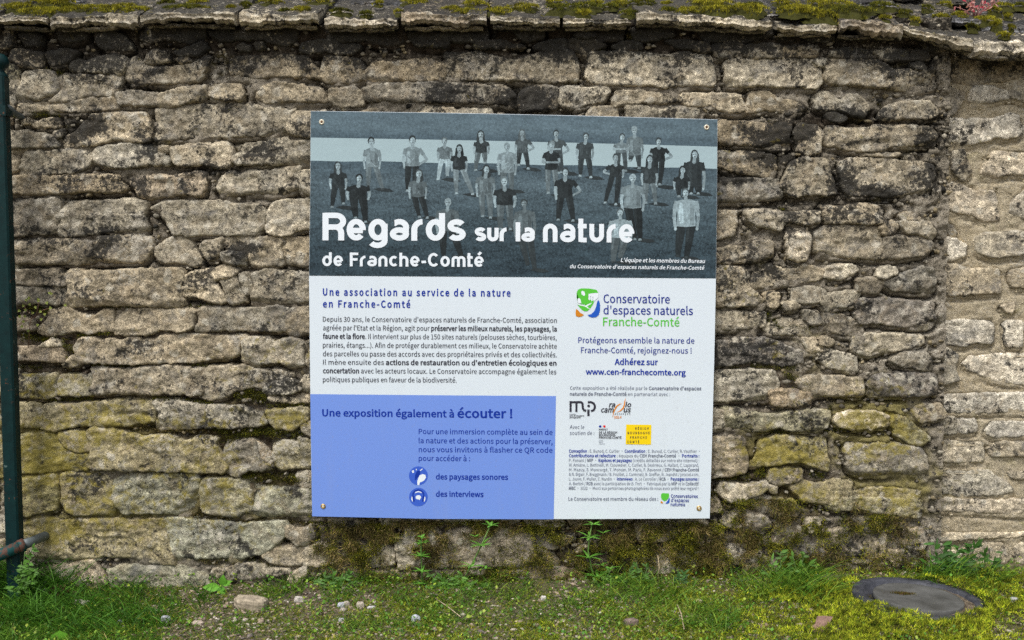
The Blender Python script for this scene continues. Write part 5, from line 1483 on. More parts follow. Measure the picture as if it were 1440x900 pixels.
# ---- drawn emblems (outlines in photo pixels)
def Z(ox, oy, sc, s): return [(ox + float(a) / sc, oy + float(b) / sc) for a, b in (q.split(',') for q in s.split())]
Q = 6.857
def emb(name, shapes):
    for k, (ink, P) in enumerate(shapes):
        flat(name, [P], INK[ink] if ink in INK else ink, .0007 + k * .00004)
def z1(s): return Z(800, 390, Q, s)
emb('logo_emblem', [
 ('g', z1("75,195 75,145 88,118 120,106 200,108 265,120 285,150 240,150 195,160 188,178 186,205 205,215 240,225 238,250 205,300 180,325 150,327 125,312 100,285 78,255 95,258 150,268 160,262 118,255 115,225 105,205 92,200 84,212 84,245 112,255 85,245")),
 ('w', z1("118,140 130,128 150,140 158,165 148,180 135,172 122,165")),
 ('w', z1("84,212 92,200 106,203 116,222 118,248 96,250 84,240")),
 ('w', z1("190,160 240,152 285,150 285,190 240,235 236,190 226,186 226,228 216,230 214,180 204,180 202,222 190,215")),
 ('w', z1("78,252 120,266 160,272 200,252 225,244 205,262 175,278 195,300 210,304 205,312 180,296 150,280 110,272 85,262")),
 ('c', z1("70,304 85,315 115,345 146,362 125,376 95,382 68,372 64,350 66,325")),
 ('B', z1("282,218 294,232 301,270 300,320 288,362 262,384 225,388 195,378 180,362 215,355 245,325 262,285 272,240"))])
def z2(s): return Z(790, 680, 6.545, s)
emb('logo_emblem', [
 ('g', z2("915,95 930,88 985,90 989,110 982,135 962,155 945,163 925,150 914,130")),
 ('c', z2("912,158 925,168 935,180 918,183 909,176")),
 ('B', z2("990,125 994,150 988,178 970,186 952,182 965,172 980,150"))])
def zl(s): return Z(790, 550, 11.077, s)
def strk(ps, wd, c='k', closed=False):
    Lp, Rp = ribbon(ps, wd / 2)
    return [[tuple(Lp[k]), tuple(Rp[k]), tuple(Rp[k + 1]), tuple(Lp[k + 1])] for k in range(len(Lp) - 1)]
def strokes(name, lst, ink, lift):
    P = []
    for ps, wd in lst: P += strk(ps, wd)
    flat(name, P, INK[ink], lift)
strokes('logo_emblem', [(zl("137,325 137,155"), 3.0)], 'k', .0007)
strokes('logo_emblem', [(zl("120,172 245,172"), 2.8)], 'k', .00073)
strokes('logo_emblem', [(zl("228,325 228,172"), 2.9)], 'k', .00076)
strokes('logo_emblem', [(zl("228,172 300,172 322,190 325,225 328,265 345,295 380,308"), 3.0)], 'k', .00079)
strokes('logo_emblem', [(zl("405,172 455,172 495,190 515,225 515,260 498,295 455,312"), 3.0)], 'k', .0007)
strokes('logo_emblem', [(zl("415,285 415,388"), 3.2)], 'k', .00073)
emb('logo_emblem', [('k', ell(827.8, 570.8, 2.0, 2.0, 14))])
emb('logo_emblem', [('o', zl("995,105 975,160 968,210 945,262 905,302 850,332 880,326 925,308 965,272 985,215 990,160")),
                    ('o', zl("938,190 890,200 850,225 825,265 808,310 795,360 788,415 800,380 815,330 840,280 865,240 900,212"))])
emb('logo_emblem', [('b', ell(844, 599.6, 1.8, 1.7, 10)), ('R', ell(849.9, 599.6, 1.8, 1.7, 10))])
emb('region_label', [('Y', [(880.6, 597), (916, 597.4), (915.4, 625.2), (879.8, 624.8)])])
# round listening icons
def zi(s): return Z(560, 590, 6, s)
emb('listening_icon', [('i', ell(588.4, 669, 13.3, 13.2, 28)),
  ('b', zi("140,510 142,470 155,440 168,430 182,432 186,452 178,478 160,496 148,512")),
  ('w', zi("168,498 180,470 205,460 230,468 234,490 220,512 200,525 182,530 178,553 162,553 160,520 164,510")),
  ('w', zi("115,432 130,426 134,446 120,452")), ('w', zi("148,418 154,416 156,428 150,428")), ('w', zi("182,428 204,412 206,420 186,434"))])
emb('listening_icon', [('i', ell(588.4, 699, 13.1, 13.0, 28)),
  ('b', zi("118,650 120,620 140,597 170,588 200,597 218,618 222,650 212,650 208,625 192,608 170,600 146,608 132,625 128,650")),
  ('w', zi("138,622 148,610 170,603 192,610 202,622 190,618 170,612 150,618")),
  ('b', zi("120,645 135,645 140,692 124,692")), ('b', zi("206,645 220,645 216,692 200,692")),
  ('w', zi("112,652 118,650 124,690 118,692 110,672")), ('w', zi("228,652 222,650 216,690 222,692 230,672")),
  ('w', ell(588.3, 699.3, 3.9, 3.0, 14)), ('w', zi("170,672 184,680 182,664"))])
# rivets
M_BRASS = plain_mat('rivet_brass', (.55, .38, .16), .35, .5, .85)
M_PALE = plain_mat('rivet_rim', (.72, .66, .52), .4, .5, .3)
M_RDARK = plain_mat('rivet_hole', (.12, .05, .02), .6, .4, .6)
for (x, y, mt) in ((452.4, 171.6, M_PALE), (993.7, 179, M_PALE), (454.5, 712, M_BRASS), (983, 714.8, M_BRASS)):
    c = np.array(bp3(x, y))
    def disc(rad, prof, mat, parent, nm):
        V, F = [], []; n = 20
        for (r_, h) in prof:
            for k in range(n):
                a = 2 * math.pi * k / n; V.append((r_ * math.cos(a), -h, r_ * math.sin(a)))
        for i in range(len(prof) - 1):
            for k in range(n): F.append((i * n + k, (i + 1) * n + k, (i + 1) * n + (k + 1) % n, i * n + (k + 1) % n))
        F.append(tuple(range((len(prof) - 1) * n, len(prof) * n))[::-1])
        o = mesh_obj(nm, V, F, mat, parent, True); return o
    o = disc(0, [(.0066, 0), (.0064, .0012), (.0052, .0022), (.0034, .0023), (.003, .0016)], mt, board, 'rivet')
    o.location = tuple(c - np.array(board.location))
    disc(0, [(.0029, .0012), (.0024, .0024), (.0012, .003)], M_RDARK if mt is M_PALE else M_PALE, o, 'rivet_pin')
# ------------------------------------------------------------------ moss, grass, gravel, plants
def blades(n, P, D, Ln, W, C, segs=1, droop=.3, base_dark=.55):
    """n narrow blades: root P, direction D (unit), length Ln, width W, colour C; returns verts, faces, colours"""
    P, D, C = np.asarray(P), np.asarray(D), np.asarray(C)
    D = D / np.linalg.norm(D, axis=1, keepdims=True)
    ref = rng.standard_normal((n, 3)); ref[:, 1] *= .3
    S_ = np.cross(D, ref); S_ /= np.linalg.norm(S_, axis=1, keepdims=True) + 1e-9
    Ln, W = np.asarray(Ln)[:, None], np.asarray(W)[:, None]
    hz = D * [1, 1, 0]; hz /= np.linalg.norm(hz, axis=1, keepdims=True) + 1e-9
    rows, cols = [], []
    for k in range(segs + 1):
        t = k / segs
        c = P + D * Ln * t + hz * Ln * droop * t * t - np.array([0, 0, 1]) * Ln * droop * .6 * t * t
        if k < segs:
            w_ = W * (1 - .35 * t)
            rows += [c - S_ * w_ / 2, c + S_ * w_ / 2]
            sh = 1 + 0 * t
            cols += [C * (.85 + .25 * t)] * 2
        else:
            rows.append(c); cols.append(C * 1.1)
    m = len(rows)
    V = np.stack(rows, 1).reshape(-1, 3); CC = np.stack(cols, 1).reshape(-1, 3)
    b = (np.arange(n) * m)[:, None]
    F = []
    for k in range(segs - 1):
        F.append(np.stack([b[:, 0] + 2 * k, b[:, 0] + 2 * k + 1, b[:, 0] + 2 * k + 3], 1)); F.append(np.stack([b[:, 0] + 2 * k, b[:, 0] + 2 * k + 3, b[:, 0] + 2 * k + 2], 1))
    F.append(np.stack([b[:, 0] + 2 * segs - 2, b[:, 0] + 2 * segs - 1, b[:, 0] + 2 * segs], 1))
    return V, np.concatenate(F), CC
def join(parts):
    V, F, C, n = [], [], [], 0
    for v, f, c in parts:
        V.append(v); F.append(f + n); C.append(c); n += len(v)
    return np.concatenate(V), np.concatenate(F), np.concatenate(C)
def pick(cols, n, jit=.3):
    c = np.array(cols)[rng.integers(0, len(cols), n)]
    return c * rng.uniform(1 - jit, 1 + jit, (n, 1))
GREENM = [(.085, .10, .012), (.13, .13, .012), (.20, .18, .012), (.05, .06, .010)]
YELM = [(.30, .27, .015), (.22, .21, .014), (.15, .15, .012), (.36, .31, .03)]
BROWNM = [(.09, .065, .02), (.15, .11, .035), (.07, .065, .02), (.22, .165, .07), (.11, .11, .02)]

# cushions and mats of moss in the joints: x0, y0, x1, y1 (photo pixels), half thickness, tufts, palette
STROKES = [(18,163,85,160,4,'g'),(45,160,60,156,5,'g'),(28,472,80,479,7,'g'),(85,480,108,492,8,'g'),(92,500,103,515,6,'g'),(108,472,160,467,4,'g'),(20,516,60,517,4,'g'),
 (95,428,190,432,3,'g'),(60,562,130,560,3,'g'),(215,560,300,567,5,'g'),(255,508,292,516,3,'g'),(128,512,200,514,3,'g'),(330,553,375,560,9,'g'),(345,548,372,556,9,'g'),
 (375,570,440,566,5,'g'),(300,604,350,612,6,'g'),(345,600,395,612,8,'g'),(380,605,430,612,8,'g'),(310,618,380,606,6,'g'),(222,604,310,606,4,'b'),(180,600,220,605,4,'b'),
 (312,665,330,672,5,'b'),(340,668,440,676,8,'g'),(360,668,438,682,8,'b'),(258,728,340,730,4,'b'),(270,724,292,722,6,'b'),(340,734,380,730,4,'b'),(390,728,440,738,5,'b'),
 (20,702,40,690,2,'g'),(40,432,70,438,5,'g'),(225,432,300,430,2.5,'g'),
 (1006,516,1042,516,3,'g'),(1055,514,1118,518,4,'g'),(1100,522,1135,545,7,'g'),(1110,550,1130,560,9,'g'),(1090,572,1130,566,4,'g'),(1005,672,1055,670,6,'g'),(1060,666,1110,668,9,'g'),
 (1070,655,1105,676,9,'g'),(1138,664,1158,670,8,'g'),(1060,604,1110,608,5,'g'),(1078,440,1098,462,5,'g'),(1105,456,1150,462,4,'g'),(1125,470,1160,440,3,'b'),(1160,435,1180,440,4,'b'),
 (1000,690,1012,720,7,'g'),(1165,580,1168,570,4,'g'),(1160,605,1200,604,2,'g'),(1095,292,1108,296,2,'g'),(1080,170,1092,172,2,'g'),(1200,130,1240,150,2,'b'),
 (440,790,470,770,9,'g'),(780,40,830,40,3,'b'),(880,52,915,58,6,'b'),(100,36,180,40,2,'b'),(470,36,475,40,3,'g'),(60,100,90,104,5,'g'),(780,115,800,118,3,'g'),(840,70,850,72,3,'g'),
 (350,790,385,800,7,'g'),(280,785,310,792,6,'b'),(310,783,330,790,4,'g'),(340,790,372,812,7,'b'),(365,770,390,780,8,'b'),(390,745,440,760,7,'b')]
def wall_moss():
    parts = []
    for (x0, y0, x1, y1, th, pal) in STROKES:
        a, b = np.array(pt(x0, y0, .004)), np.array(pt(x1, y1, .004))
        ln = np.linalg.norm(b - a); hw = th / 570
        n = int(max(120, ln * (hw * 2) * 420000))
        t = rng.random(n); q = np.clip(rng.normal(0, .5, n), -1.2, 1.2)
        P = a + (b - a) * t[:, None]
        nrm = np.array([-(b - a)[2], 0, (b - a)[0]]) / (ln + 1e-9)
        P = P + nrm * (q * hw)[:, None]
        P[:, 1] += .006 - .012 * (1 - q * q * .5) * rng.uniform(.2, 1, n) * min(1, hw / .008)
        keep = fbm(P[:, 0] * 60, P[:, 2] * 60, 5, 2) > -.45
        P = P[keep]; n = len(P)
        D = rng.normal(0, .75, (n, 3)) + [0, -1.0, .15]
        tone = (vnoise(P[:, 0] * 90, P[:, 2] * 90, 4) * .9 + .45)[:, None]
        C = pick(GREENM if pal == 'g' else BROWNM, n) * tone
        parts.append(blades(n, P, D, rng.uniform(.003, .007, n), rng.uniform(.0009, .0018, n), C, 1, 0))
    V, F, C = join(parts)
    o = mesh_obj('moss', V, F, M_MOSS, None, False, cols=C)
    tag(o, 'dark green and brown moss growing in the joints of the old wall', 'moss', kind='stuff')
wall_moss()

def foot_mat():
    "the mat of moss and dead roots over the foot of the wall, under and right of the panel"
    n = 330000
    px = rng.uniform(436, 1300, n); py = rng.uniform(700, 836, n)
    den = np.zeros(n)
    for (x, y, rx, ry, s) in [(495,765,45,38,1.1),(520,745,60,22,.9),(595,755,35,35,.85),(640,738,190,14,1.0),(700,815,90,25,.6),(770,765,40,40,.95),(880,770,110,50,1.15),(980,760,110,55,1.0),
                              (1060,740,80,60,1.0),(1010,810,90,35,.7),(1150,735,70,22,1.0),(1110,790,60,50,.75),(1215,735,45,18,.95),(1200,800,80,30,.5),(1290,785,22,28,.9),(560,815,90,18,.55),(850,815,60,22,.8),(1240,810,50,15,.5),(640,795,120,12,.5)]:
        den = np.maximum(den, s * np.exp(-((px - x) / rx) ** 2 - ((py - y) / ry) ** 2))
    den *= np.clip(.55 + 1.5 * fbm(px / 16, py / 14, 91, 3), 0, 1.6)
    k = (rng.random(n) < den * .9) & ~((px < 998) & (px > 440) & (py < 731))
    px, py = px[k], py[k]; n = len(px)
    P = np.array([pt(a, b, 0) for a, b in zip(px, py)])
    bulge = .012 * (.5 + .8 * fbm(P[:, 0] * 18, P[:, 2] * 18, 12, 3)) + .02 * np.clip((py - 770) / 60, 0, 1)
    P[:, 1] = -.009 - np.maximum(bulge, 0) * rng.uniform(.5, 1, n)
    g = fbm(px / 30, py / 26, 71, 3) + .35 * np.exp(-((px - 500) / 70) ** 2) + .2 * np.clip((px - 850) / 200, -1, .6)
    green = g > rng.normal(-.10, .22, n)
    C = np.where(green[:, None], pick(GREENM + [(.16, .15, .02)], n, .4), pick(BROWNM, n, .4))
    C *= (.35 + 2.0 * vnoise(P[:, 0] * 70, P[:, 2] * 70, 14))[:, None]
    D = rng.normal(0, .7, (n, 3)) + [0, -1, .1]
    D = np.where(green[:, None], D, rng.normal(0, .8, (n, 3)) * [1, .5, 1] + [0, -.45, -.35])
    L_ = np.where(green, rng.uniform(.004, .009, n), rng.uniform(.008, .020, n))
    V, F, CC = blades(n, P, D, L_, np.where(green, .0021, .0014), C, 1, 0)
    o = mesh_obj('moss', V, F, M_MOSS, None, False, cols=CC)
    tag(o, 'mat of brown and olive moss over the foot of the wall below the panel', 'moss', kind='stuff')
foot_mat()

# ---- coping moss
ROOF_S = RISE / RUN
CUSH = [(20,9,22,5),(60,4,26,7),(50,19,34,5),(85,2,20,5),(130,12,45,5),(175,8,16,4),(190,13,20,4),(260,12,34,6),(278,2,14,4),(235,3,12,3),(95,9,10,3),
 (325,12,7,6),(345,7,9,5),(290,14,8,4),(380,2,17,3),(400,15,7,4),(425,13,14,5),(478,17,16,6),(515,19,9,4),(533,4,7,3),(450,0,20,3),(583,2,20,3),(560,17,6,3),
 (667,6,17,7),(635,12,14,4),(659,16,20,4),(702,15,21,5),(735,10,22,6),(788,13,23,8),(822,20,12,5),(823,9,26,6),(780,2,14,3),(838,4,12,4),(860,8,12,4),
 (904,5,19,8),(886,18,13,5),(938,5,9,3),(872,4,12,3),(970,14,20,5),(1012,16,26,7),(1055,18,30,9),(1100,3,14,4),(1120,14,30,7),(1000,3,30,3),(1060,7,14,4),(940,13,14,4),
 (1130,16,12,6),(1160,27,25,8),(1160,7,45,7),(1200,18,36,7),(1240,8,20,6),(1217,29,5,3),(1248,28,8,3),(1286,28,7,5),(1303,11,9,5),(1325,23,12,3),(1351,22,13,6),
 (1385,28,20,6),(1402,36,9,8),(1367,38,7,7),(1414,49,9,4),(1397,16,10,8),(1412,8,14,5),(1437,8,14,5),(1418,22,6,4),(1422,38,4,4),(1270,17,12,3),(1330,5,10,3)]
def roof_pt(px, py):
    "line of sight onto the sloping top of the coping"
    drop = 0 if px < 1240 else min(1, (px - 1240) / 130) * 30
    x0, _, zf = pt(px, 24 + drop, YF)
    d = ray(px, py); o_ = np.array([0, -CAM_D, CAM_H])
    nrm = np.array([0, -ROOF_S, 1.0]); q = np.array([0, YF, zf])
    den = nrm @ d
    t = (nrm @ (q - o_)) / den if abs(den) > 1e-6 else 99
    if t <= 0 or t > (CAM_D + YF + .36) / d[1]: t = (CAM_D + YF + .34) / d[1]
    p = o_ + d * t
    if p[1] < YF + .004: p = o_ + d * ((CAM_D + YF + .004) / d[1])
    return p
def coping_moss():
    parts = []
    for (x, y, rx, ry) in CUSH:
        c = roof_pt(x, y + ry * .55)
        s_ = (c[1] + CAM_D) / FPX
        R = rx * s_; Hh = max(.010, ry * s_ * 1.5)
        Ry = max(.012, min(R * .7, .034))
        yb_ = max(c[1], YF + .014 + Ry * .8); c = c + np.array([0, yb_ - c[1], (yb_ - c[1]) * ROOF_S])
        n = int(500 + 900000 * R * Ry)
        u = rng.random(n); th = rng.uniform(0, 2 * np.pi, n)
        rr = np.sqrt(u) * (1 + .22 * np.sin(th * 3 + x) + .15 * np.sin(th * 7 + y))
        X = rr * np.cos(th); Yq = rr * np.sin(th)
        Zq = np.sqrt(np.clip(1 - (rr / 1.25) ** 2, 0, 1))
        P = np.stack([c[0] + X * R, c[1] + Yq * Ry, c[2] - .004 + Zq * Hh * (.75 + .35 * vnoise(X * 3 + x, Yq * 3, 5)) + Yq * Ry * ROOF_S], 1)
        kp = fbm(P[:, 0] * 85, P[:, 1] * 60 + P[:, 2] * 80, int(x), 3) > -.08 - .5 * (1 - rr)
        P, X, Yq, Zq = P[kp], X[kp], Yq[kp], Zq[kp]; n = len(P)
        D = np.stack([X / R * .02, Yq / Ry * .02, Zq / Hh * .02], 1)
        D /= np.linalg.norm(D, axis=1, keepdims=True) + 1e-9
        D += rng.normal(0, .45, (n, 3)); D[:, 2] += .35
        k = .12 + 1.7 * vnoise(P[:, 0] * 150, P[:, 1] * 150 + P[:, 2] * 130, 9)
        pal = YELM if rng.random() < .72 else GREENM
        C = pick(pal, n, .25) * k[:, None]
        parts.append(blades(n, P, D, rng.uniform(.004, .009, n), rng.uniform(.0014, .0022, n), C, 1, 0))
        # a soft body under the tips
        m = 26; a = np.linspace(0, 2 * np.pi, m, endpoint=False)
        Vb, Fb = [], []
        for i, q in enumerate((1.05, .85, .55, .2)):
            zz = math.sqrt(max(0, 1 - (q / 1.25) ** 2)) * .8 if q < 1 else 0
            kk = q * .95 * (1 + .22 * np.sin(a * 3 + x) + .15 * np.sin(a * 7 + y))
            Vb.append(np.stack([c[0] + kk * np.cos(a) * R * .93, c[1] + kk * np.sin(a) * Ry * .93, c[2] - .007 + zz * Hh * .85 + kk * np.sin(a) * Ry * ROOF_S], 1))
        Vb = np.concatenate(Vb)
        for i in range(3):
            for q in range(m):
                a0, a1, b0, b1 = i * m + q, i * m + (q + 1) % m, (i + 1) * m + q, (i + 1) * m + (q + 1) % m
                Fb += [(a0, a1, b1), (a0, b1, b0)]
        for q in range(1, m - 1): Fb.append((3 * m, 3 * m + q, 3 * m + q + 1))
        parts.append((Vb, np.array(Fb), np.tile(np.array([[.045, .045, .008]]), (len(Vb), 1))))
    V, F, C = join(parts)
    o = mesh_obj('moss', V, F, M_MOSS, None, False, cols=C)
    tag(o, 'yellow-green moss cushions on the stone coping along the top of the wall', 'moss', kind='stuff')
coping_moss()

# ---- ground cover
def scatter(n, xr=(-70, 1510), yr=(786, 985)):
    px = rng.uniform(*xr, n); py = rng.uniform(*yr, n)
    return px, py
def ground_xy(px, py):
    a = (px - 720) / FPX; b = -(py - 450) / FPX
    dy = math.cos(PITCH) + b * math.sin(PITCH); dz = -math.sin(PITCH) + b * math.cos(PITCH)
    z = np.zeros_like(px)
    for _ in range(4):
        t = (z - CAM_H) / dz
        x, y = a * t, -CAM_D + dy * t
        z = ground_z(x, np.clip(y, -2, .1))
    return x, y, z
MH = (1291, 846)                                  # manhole cover, photo pixels
mh = on_ground(*MH)
def not_cover(x, y, r=.136): return (x - mh[0]) ** 2 + (y - mh[1]) ** 2 > r * r
def gdens(px, py):
    g = np.interp(px, [-80, 0, 200, 250, 330, 430, 520, 700, 800, 900, 1050, 1100, 1200, 1440], [1.1, 1.1, 1.0, .6, .25, .35, .55, .75, .45, .8, .7, .45, .3, .25])
    g = g + .75 * fbm(px / 60, py / 28, 51, 3)
    g = np.where((px > 640) & (px < 900) & (py < 850) & (py > 822), g * .35, g)
    return np.clip(g, 0, 1.3)
def grass():
    parts = []
    # short turf everywhere
    px, py = scatter(210000, yr=(800, 985)); k = rng.random(len(px)) < gdens(px, py) * .9; px, py = px[k], py[k]
    x, y, z = ground_xy(px, py); k = (y < .0) & not_cover(x, y, .1365); x, y, z, px, py = x[k], y[k], z[k], px[k], py[k]
    n = len(x)
    left = np.clip(1 - px / 300, 0, 1)
    C = pick([(.09, .17, .012), (.15, .22, .015), (.24, .28, .02), (.30, .29, .03)], n, .3)
    CL = pick([(.035, .10, .008), (.06, .16, .012), (.09, .21, .014), (.14, .25, .02)], n, .3)
    m = (rng.random(n) < np.clip(1.15 - px / 420, .12, 1))[:, None]
    C = np.where(m, CL, C)
    dry = rng.random(n) < .03
    C[dry] = (.40, .33, .12)
    D = rng.normal(0, .55, (n, 3)) * [1, 1, .2] + [0, 0, 1]
    Ln = rng.uniform(.007, .020, n) * (1 + 1.1 * left)
    parts.append(blades(n, np.stack([x, y, z - .002], 1), D, Ln, rng.uniform(.0013, .0025, n) * (1 + .3 * left), C, 2, .35))
    # longer blades, in tufts
    tufts = [(1240, 880, 30, 14), (1330, 876, 24, 13), (1275, 874, 14, 10), (1160, 850, 30, 14), (640, 870, 60, 18), (560, 878, 50, 16), (840, 845, 40, 26), (950, 838, 34, 26), (470, 815, 26, 22), (540, 812, 24, 18), (520, 822, 40, 26), (620, 822, 30, 24), (690, 824, 30, 24), (735, 826, 16, 18), (860, 820, 40, 34), (905, 826, 30, 30), (1040, 822, 26, 34), (1100, 815, 30, 44), (1135, 812, 24, 46), (1310, 815, 30, 46), (1345, 812, 34, 50), (1395, 818, 30, 40), (60, 830, 50, 70), (20, 820, 40, 80), (425, 812, 20, 24),
             (12, 830, 60, 90), (45, 842, 50, 60), (90, 852, 60, 40), (150, 862, 60, 32), (200, 872, 60, 26), (30, 872, 70, 50), (110, 885, 80, 34), (185, 838, 10, 55), (152, 838, 8, 30),
             (395, 835, 30, 26), (375, 838, 20, 22), (420, 828, 14, 26), (285, 842, 10, 34), (720, 840, 40, 16), (700, 812, 12, 30), (800, 850, 40, 16), (885, 838, 36, 30), (920, 850, 40, 22),
             (1000, 862, 45, 26), (1015, 882, 40, 30), (960, 880, 40, 26), (1085, 838, 30, 44), (1120, 830, 34, 46), (1150, 835, 24, 42), (1065, 842, 20, 28), (870, 870, 50, 18), (650, 842, 40, 24), (600, 850, 50, 18),
             (480, 838, 30, 22), (560, 842, 30, 20), (1330, 830, 40, 24), (1380, 838, 30, 22), (1270, 822, 18, 20), (760, 868, 60, 16), (500, 880, 60, 16), (1180, 820, 18, 16), (240, 850, 30, 16), (340, 880, 50, 12)]
    for (tx, ty, tw, th) in tufts:
        n = int(tw * 4.5)
        px = rng.normal(tx, tw * .45, n); py = np.maximum(rng.normal(ty, 7, n), 806)
        x, y, z = ground_xy(px, py); y = np.minimum(y, -.012)
        k = not_cover(x, y); x, y, z, px = x[k], y[k], z[k], px[k]; n = len(x)
        L_ = th / 570 * rng.uniform(.45, 1.15, n)
        C = pick([(.03, .10, .008), (.055, .16, .012), (.09, .23, .02)] if tx < 300 else [(.06, .16, .012), (.11, .22, .02), (.18, .28, .025)], n, .25)
        D = rng.normal(0, .42, (n, 3)) * [1, .8, .1] + [0, -.08, 1]
        parts.append(blades(n, np.stack([x, y, z - .003], 1), D, L_, rng.uniform(.0014, .0027, n), C, 4, .35))
    V, F, C = join(parts)
    o = mesh_obj('grass', V, F, M_GRASS, None, False, cols=C)
    tag(o, 'short and tufted green grass growing along the foot of the wall', 'grass', kind='stuff')
grass()
def herbs():
    "low small-leaved ground herbs among the grass"
    n0 = 24000
    px, py = scatter(n0, yr=(795, 960))
    g = fbm(px / 45, py / 22, 151, 3)
    base = np.interp(px, [0, 120, 240, 300, 440, 640, 700, 830, 900, 1060, 1180, 1300, 1440], [.6, .5, .25, .05, .3, .45, .3, .45, .35, .5, .2, .3, .3])
    k = rng.random(n0) < np.clip(base + g * .6, 0, 1)
    px, py = px[k], py[k]
    x, y, z = ground_xy(px, py); y = np.minimum(y, -.01); k = not_cover(x, y, .155); x, y, z, px, py = x[k], y[k], z[k], px[k], py[k]
    n = len(x)
    an = rng.uniform(0, 2 * np.pi, n); tilt = rng.uniform(.1, 1.1, n)
    d = np.stack([np.cos(an) * np.cos(tilt), np.sin(an) * np.cos(tilt), np.sin(tilt)], 1)
    sd_ = np.stack([-np.sin(an), np.cos(an), rng.normal(0, .3, n)], 1)
    L_ = rng.uniform(.004, .010, n)[:, None]; W_ = L_ * rng.uniform(.3, .5, (n, 1))
    P = np.stack([x, y, z + rng.uniform(.001, .018, n) * np.where(py < 845, 1.5, .8)], 1)
    V = np.stack([P, P + d * L_ * .5 + sd_ * W_, P + d * L_, P + d * L_ * .5 - sd_ * W_], 1).reshape(-1, 3)
    F = (np.arange(n) * 4)[:, None] + np.array([0, 1, 2, 3])
    C = pick([(.06, .18, .015), (.11, .26, .02), (.20, .34, .03), (.28, .36, .04)], n, .3)
    o = mesh_obj('ground_herbs', V, F, M_LEAF, None, False, cols=np.repeat(C, 4, 0))
    tag(o, 'tiny-leaved green herbs carpeting the soil among the grass', 'herbs', kind='stuff')
herbs()
def moss_ground():
    parts = []
    px, py = scatter(330000, xr=(430, 1510), yr=(800, 985))
    d = np.interp(px, [430, 600, 800, 1000, 1090, 1150, 1440, 1510], [.06, .12, .12, .25, .6, 1, 1, 1]) + .6 * fbm(px / 50, py / 26, 61, 3)
    d = np.where(px > 1150, d + .25, d)
    d = d * np.clip((py - 818 + (px - 1100) * .03) / 14, .05, 1)
    d = np.where((px > 1395) & (py > 868), d * .15, d)          # bare gravel corner
    d = np.where((px < 1180) & (py > 850) & (px > 1010), d * .5, d)
    k = rng.random(len(px)) < np.clip(d, 0, 1); px, py = px[k], py[k]
    x, y, z = ground_xy(px, py)
    hh = .020 * (fbm(x * 26, y * 26, 7, 3) + .35) + .006
    k = (y < -.01) & not_cover(x, y, .1365); x, y, z, px, hh = x[k], y[k], z[k], px[k], hh[k]
    n = len(x)
    P = np.stack([x, y, z + np.maximum(hh, 0) * np.clip((px - 900) / 250, .2, 1) - .002], 1)
    D = rng.normal(0, .6, (n, 3)) + [0, -.1, .9]
    k_ = .12 + 1.7 * vnoise(x * 95, y * 95, 19) * (.6 + .8 * np.clip(hh / .016, 0, 1))
    C = pick([(.17, .22, .010), (.27, .31, .015), (.10, .15, .010), (.36, .36, .03)], n, .3) * k_[:, None]
    parts.append(blades(n, P, D, rng.uniform(.005, .012, n), rng.uniform(.0015, .0024, n), C, 1, 0))
    V, F, C = join(parts)
    o = mesh_obj('moss', V, F, M_MOSS, None, False, cols=C)
    tag(o, 'thick yellow-green moss carpet around the round cover at the lower right', 'moss', kind='stuff')
moss_ground()
def gravel():
    px, py = scatter(11000, yr=(806, 985))
    d = .55 + .8 * fbm(px / 42, py / 20, 77, 3) + .5 * np.exp(-((px - 330) / 110) ** 2) + .5 * ((px > 1395) & (py > 868)) + .35 * np.exp(-((px - 780) / 90) ** 2 - ((py - 850) / 14) ** 2) + .3 * (py > 885)
    d = np.where(px < 220, d * .35, d)
    k = rng.random(len(px)) < d; px, py = px[k], py[k]
    x, y, z = ground_xy(px, py); k = (y < .01) & not_cover(x, y, .16); x, y, z = x[k], y[k], z[k]
    n = len(x)
    s = rng.uniform(.0018, .0048, n) * np.where(rng.random(n) < .06, 1.7, 1)
    C = pick([(.36, .28, .21), (.28, .22, .165), (.42, .37, .31), (.2, .16, .12), (.16, .135, .12)], n, .25)
    V, F, C = rocks(np.stack([x, y, z + s * .35], 1), np.stack([s * rng.uniform(.8, 1.5, n), s, s * .65], 1), C)
    o = mesh_obj('gravel', V, F, M_CHIP, None, False, cols=C)
    tag(o, 'fine pinkish beige gravel scattered over the soil', 'gravel', kind='stuff')
gravel()

